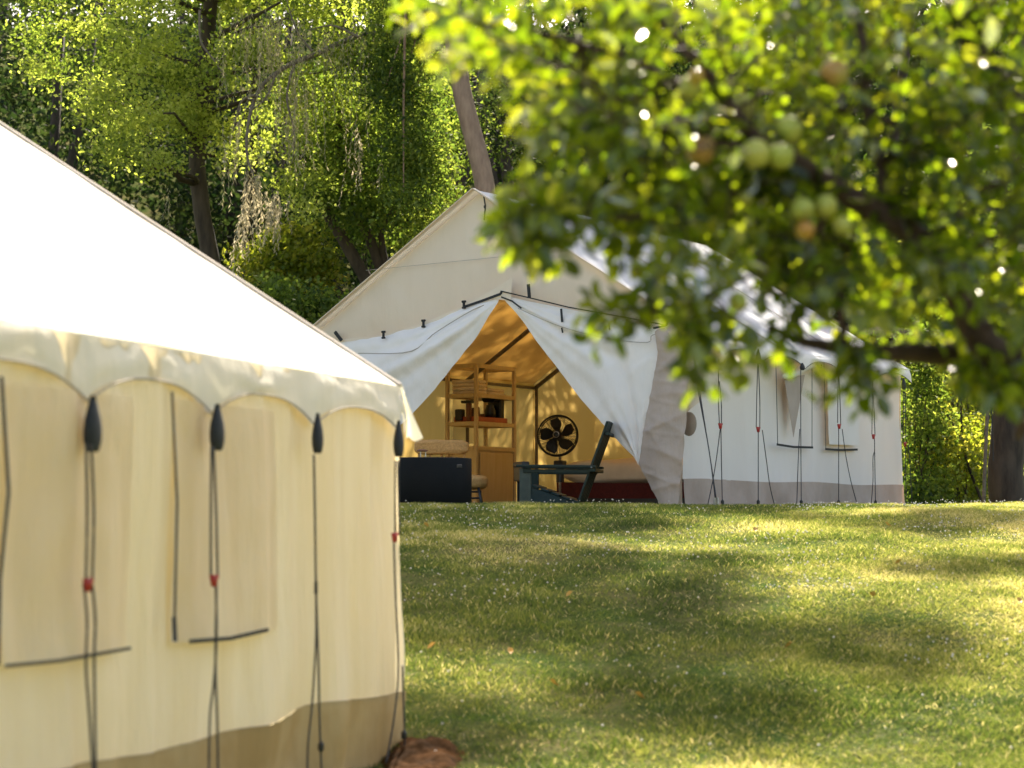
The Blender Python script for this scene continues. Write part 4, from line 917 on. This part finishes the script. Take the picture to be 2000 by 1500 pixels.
# shrubs right of the far tent
def shrub(label, poly, y0, y1, n, px, stems, leafm, L=.07, per=110, rad=.28):
    base = base_pt(px, (y0+y1)/2); e = empty('shrub', base); tag(e, label, 'shrub', 'shrubs right of the far tent')
    cs = poly_pts(poly, y0, y1, n); C, t = clusters(cs, rad, per, .7); leaf_mesh('foliage', C-np.array(base), L*RNG.uniform(.7, 1.3, len(C)), L*.65, up=.4, m=M[leafm], parent=e, tint=t)
    b = MB()
    for s in stems: b.tube(smooth_path([at(x, y, y0+.2)-base for x, y in s], 14), [.022-.012*i/13 for i in range(14)], 6, False)
    for i in RNG.choice(len(cs), 10, False): branch_to(b, (0, 0, .1), Vector(cs[i])-base, .015)
    b.build('stems', M['bark'], e, True)
shrub('dark green shrub pressed against the back corner of the far tent', [(1770, 690), (1830, 700), (1845, 860), (1830, 1000), (1770, 1000)], 25.5, 27.5, 60, 1800, [], 'leaf_mid')
shrub('bright lime green shrub between the far tent and the thick trunk, full to the ground', [(1800, 830), (1870, 800), (1935, 850), (1940, 1000), (1800, 1000)], 26.5, 28, 60, 1880, [[(1920, 985), (1895, 920), (1880, 860), (1876, 760), (1872, 740)], [(1890, 880), (1862, 830), (1830, 780)]], 'leaf_shrub')
shrub('tall lime green shrub with slim bare stems under the apple branch', [(1830, 690), (1940, 700), (1950, 830), (1880, 850), (1830, 800)], 28, 30, 55, 1900, [[(1900, 990), (1898, 850), (1880, 740), (1860, 690)], [(1858, 815), (1862, 760), (1860, 700)], [(1860, 815), (1878, 770), (1895, 700)]], 'leaf_shrub')
b = MB(); pb = base_pt(1927, 24)
b.tube(smooth_path([at(1921, 992, 24)-pb, at(1924, 900, 24)-pb, at(1928, 820, 24)-pb, at(1931, 790, 24)-pb], 10), .022, 8); e = empty('garden_stake', pb); b.build('pole', M['bark_pale'], e, True)
b = MB(); b.tube([at(1931, 792, 24)-pb, at(1922, 850, 24)-pb, at(1937, 800, 24)-pb, at(1940, 900, 24)-pb], .008, 6); b.build('tie', M['rope'], e); tag(e, 'slim pale wooden pole leaning in front of the thick trunk at right', 'pole')
# low sunny saplings behind the multi stem tree
for (lab, poly, y0, y1, n, lm, px) in (
  ('low lime green sapling left of the leaning stems, lit leaves near the dark trunks', [(480, 440), (640, 440), (640, 600), (560, 600), (470, 520)], 32.5, 34, 45, 'leaf_shrub', 560),
  ('sunlit sapling between the leaning stems and the far tent roof', [(590, 190), (700, 200), (860, 420), (800, 500), (740, 420), (640, 420)], 34, 36, 60, 'leaf_hero', 700),
  ('dense dark green bush behind the left roof edge of the far tent', [(520, 560), (700, 600), (640, 700), (560, 660)], 28, 30, 45, 'leaf_mid', 610)):
    base = base_pt(px, (y0+y1)/2); e = empty('sapling', base); tag(e, lab, 'sapling')
    cs = poly_pts(poly, y0, y1, n); C, t = clusters(cs, .38, 130, .6); leaf_mesh('foliage', C-np.array(base), .10*RNG.uniform(.7, 1.3, len(C)), .065, up=.5, m=M[lm], parent=e, tint=t)
    b = MB()
    for i in RNG.choice(len(cs), 9, False): branch_to(b, (0, 0, .1), Vector(cs[i])-base, .03)
    b.build('stems', M['bark'], e, True)
# the far wood: one mass
cs = []
for _ in range(1150):
    Y = RNG.uniform(37, 62); X = RNG.uniform(-.36, .36)*Y; z0 = float(gh(X, Y)); cs.append((X, Y, z0+RNG.random()*max(.5, .285*Y-z0)))
C, t = clusters(cs, 1.05, 170, .7); fwm = leaf_mesh('crowns', C, .17*RNG.uniform(.6, 1.3, len(C)), .11, up=.5, m=M['leaf_dark'], tint=t)
fwm.name = 'forest'; tag(fwm, 'dark mass of woodland on the hillside behind everything', 'forest', kind='stuff')
b = MB()
for _ in range(46):
    Y = RNG.uniform(36, 50); X = RNG.uniform(-.3, .3)*Y; z0 = float(gh(X, Y)); b.tube([(X, Y, z0-.2), (X+RNG.normal(0, .3), Y, z0+4), (X+RNG.normal(0, .6), Y, z0+9)], [.17, .13, .07], 7)
o = b.build('forest_trunks', M['bark'], None, True); tag(o, 'thin dark trunks standing inside the far wood', 'forest', kind='stuff')
cs = [(X, Y, float(gh(X, Y))+RNG.uniform(0, .9)) for X, Y in zip(RNG.uniform(-11, 11, 420), RNG.uniform(28.5, 38, 420))]
C, t = clusters(cs, .5, 70, .6); o = leaf_mesh('undergrowth', C, .13*RNG.uniform(.6, 1.3, len(C)), .08, up=.6, m=M['leaf_mid'], tint=t); tag(o, 'low leafy undergrowth at the foot of the trees', 'undergrowth', kind='stuff')
# ------------------------------------------------------------------ apple tree in the foreground
AB = Vector((1.72, 4.9, -1.05)); ae = empty('apple_tree', AB)
tag(ae, 'apple tree close to the camera, blurred leafy branches hanging in from the upper right', 'tree')
arms = [ # (pixel x, y, depth) paths with start radius, end radius
 ([(2350, 1500, 4.9), (2330, 1000, 4.9), (2280, 700, 4.9), (2200, 400, 4.9)], .10, .08),
 ([(2280, 720, 4.9), (2100, 705, 4.7), (1950, 698, 4.6), (1800, 690, 4.5), (1650, 685, 4.4), (1500, 640, 4.3)], .05, .008),
 ([(2260, 690, 4.9), (2060, 700, 4.6), (1940, 690, 4.4), (1880, 590, 4.4), (1840, 500, 4.35), (1740, 430, 4.3), (1650, 380, 4.3), (1560, 320, 4.25), (1480, 270, 4.2), (1420, 200, 4.2)], .045, .014),
 ([(2200, 420, 4.9), (2080, 300, 4.8), (1960, 180, 4.8), (1880, 50, 4.8), (1800, -200, 4.8)], .045, .02),
 ([(1420, 200, 4.2), (1370, 130, 4.2), (1300, 50, 4.3), (1230, -40, 4.3)], .014, .008),
 ([(1480, 275, 4.2), (1400, 280, 4.2), (1340, 262, 4.15), (1240, 240, 4.1)], .009, .005),
 ([(1560, 320, 4.25), (1420, 380, 4.2), (1280, 420, 4.2), (1130, 430, 4.2), (980, 450, 4.2)], .010, .003),
 ([(1750, 435, 4.3), (1700, 250, 4.4), (1680, 50, 4.5), (1600, -150, 4.5)], .016, .008),
 ([(1650, 380, 4.3), (1560, 480, 4.3), (1420, 560, 4.2), (1260, 610, 4.1)], .009, .003),
 ([(1650, 685, 4.4), (1640, 560, 4.4), (1660, 480, 4.4)], .010, .005),
 ([(1480, 270, 4.2), (1300, 150, 4.3), (1120, 80, 4.4), (900, 40, 4.4), (800, 10, 4.4)], .009, .003),
 ([(1960, 180, 4.8), (1800, 250, 4.7), (1650, 200, 4.7)], .016, .006),
 ([(1230, -40, 4.3), (1100, -100, 4.4), (900, -120, 4.5)], .009, .004),
 ([(2100, 705, 4.7), (1990, 850, 4.6), (2050, 700, 4.5)], .01, .004),
]
b = MB(); nodes = []
for p, r0, r1 in arms:
    q = smooth_path([at(*s)-AB for s in p], 30); b.tube([v+Vector((.012*nz(i*.4, 1), .012*nz(i*.4, 9), .012*nz(i*.4, 3))) for i, v in enumerate(q)], [r0+(r1-r0)*i/29 for i in range(30)], 9, False); nodes += q[::2]
b.build('trunk', M['bark_apple'], ae, True)
nodes_np = np.array([tuple(v) for v in nodes])
zones = [ # polygon, depth range, number of twigs
 ([(720, -60), (770, 20), (860, 90), (900, 120), (985, 150), (1040, 240), (1090, 320), (1120, 300), (1300, 400), (1500, 420), (1500, -60)], 3.9, 4.8, 150),
 ([(1040, 300), (1000, 350), (1010, 400), (1130, 500), (1200, 480), (1280, 560), (1320, 640), (1420, 690), (1560, 640), (1640, 640), (1640, 350), (1300, 250)], 3.9, 4.5, 62),
 ([(1500, -60), (1480, 420), (1640, 640), (1760, 660), (2080, 680), (2150, -60)], 4.0, 5.3, 265),
 ([(930, 420), (960, 460), (1010, 500), (1060, 560), (1090, 480), (1050, 400)], 4.0, 4.4, 12),
 ([(1640, 690), (1700, 690), (1720, 740), (1640, 750)], 4.2, 4.5, 6),
 ([(1850, 690), (2100, 690), (2100, 760), (1960, 780), (1900, 740)], 4.2, 4.7, 22),
 ([(1480, -60), (1560, -600), (2400, -700), (2400, -60)], 4.3, 5.6, 95),  # unseen twigs above the view, added to darken the right half
 ([(2090, -60), (2500, -60), (2500, 700), (2090, 700)], 4.2, 5.6, 60),
 ([(1120, 610), (1260, 600), (1260, 650), (1180, 660)], 4.0, 4.2, 4),
 ([(1350, 690), (1430, 650), (1420, 740), (1370, 720)], 4.0, 4.3, 5),
]
AP = [(1367, 295, 4.12, .034, 'apple_red', 'pink blushed apple hanging alone left of the green pair'), (1476, 302, 4.1, .032, 'apple', 'left apple of the touching green pair near the middle of the branch'), (1525, 306, 4.12, .030, 'apple', 'right apple of the touching green pair near the middle of the branch'),
 (1348, 174, 4.15, .027, 'apple', 'yellow green apple directly below the small orange apple'), (1361, 150, 4.1, .017, 'apple_orange', 'small orange apple, brightest fruit high on the branch'), (1540, 255, 4.2, .032, 'apple', 'green apple just above the touching pair'), (1452, 212, 4.3, .030, 'apple', 'shaded green apple above and left of the touching pair'),
 (1566, 410, 4.15, .026, 'apple', 'left upper apple of the cluster of three below the pair'), (1612, 404, 4.2, .026, 'apple', 'right upper apple of the cluster of three below the pair'), (1572, 452, 4.12, .022, 'apple_orange', 'orange tinted lowest apple of the cluster of three'),
 (1630, 145, 4.2, .032, 'apple_red', 'pinkish apple among the leaves high right of the orange apple'), (1835, 105, 4.5, .034, 'apple', 'shaded green apple near the top right of the tree'), (1710, 120, 4.4, .030, 'apple', 'green apple between the pinkish apple and the top right one'), (1456, 388, 4.15, .016, 'apple', 'small green apple left of the cluster of three'), (1645, 442, 4.2, .022, 'apple', 'green apple half hidden right of the orange tinted one'), (1442, 590, 4.15, .022, 'apple', 'lowest green apple, above the far tent roof edge')]
tw = MB(); LC = []; LD = []; LT = []
for poly, y0, y1, n in zones:
    for P in poly_pts(poly, y0, y1, n):
        t = P-np.array(AB); k = np.argmin(np.linalg.norm(nodes_np-t, axis=1)); nd = nodes_np[k]; d = t-nd; dist = np.linalg.norm(d)
        dr = unit(d+RNG.normal(0, .06, 3)+np.array([0, 0, .02])); s = t-dr*min(.16, dist)
        e_ = t+dr*.06; bend = RNG.normal(0, .012, 3)
        if dist > .16: tw.tube([Vector(nd), Vector((nd+s)/2+np.array([0, 0, .02])), Vector(s)], [.004, .003, .0025], 4, False)
        tw.tube([Vector(s), Vector((s+e_)/2+bend), Vector(e_)], [.0028, .002, .0012], 4, False)
        tint0 = RNG.random()
        for i in range(13):
            f = i/12; pos = s*(1-f)+e_*f+bend*math.sin(math.pi*f); a = i*2.4+RNG.uniform(0, .6)
            side = unit(np.cross(dr, [.1, .2, 1])); up_ = np.cross(side, dr)
            ld = unit(side*math.cos(a)+up_*math.sin(a)+dr*.6+np.array([0, 0, -.18])); LC.append(pos+ld*.012); LD.append(ld); LT.append(np.clip(.35*tint0+.65*RNG.random(), 0, 1))
tw.build('twigs', M['bark_apple'], ae, True)
LC = np.array(LC); LD = np.array(LD); LT = np.array(LT); keep = np.ones(len(LC), bool)
for px, py, Y, r, m_, lab in AP:      # fruit hangs at the outside of the crown: few leaves before it
    c = np.array(at(px, py, Y)-AB); d = LC-c; keep &= ~((d[:, 1] < .02) & (np.hypot(d[:, 0], d[:, 2]) < r*1.25+.022)) & (np.linalg.norm(d, axis=1) > r*1.1)
LC, LD, LT = LC[keep], LD[keep], LT[keep]; leaf_mesh('crown', LC, RNG.uniform(.036, .062, len(LC)), RNG.uniform(.020, .034, len(LC)), np.array(LD), .7, M['leaf_apple'], ae, np.array(LT), fancy=True)
# apples
prof = [(.0005, -.80), (.25, -.90), (.5, -.86), (.78, -.60), (.96, -.15), (1, .2), (.92, .55), (.72, .82), (.42, .95), (.18, .90), (.04, .74)]
for px, py, Y, r, m_, lab in AP:
    P = at(px, py, Y-.02); e = empty('apple', P, RNG.uniform(0, 6)); e.rotation_euler = (RNG.uniform(-.3, .3), RNG.uniform(-.3, .3), RNG.uniform(0, 6)); tag(e, lab, 'apple', 'apples on the near tree')
    b = MB(); b.lathe((0, 0, 0), [(a*r*.92, z*r*.92) for a, z in prof], 24); b.build('fruit', M[m_], e, True)
    b = MB(); b.tube([(0, 0, .7*r), (.003, 0, 1.1*r), (.006, .002, 1.1*r+.02)], .0014, 5); b.build('stem', M['bark_apple'], e)
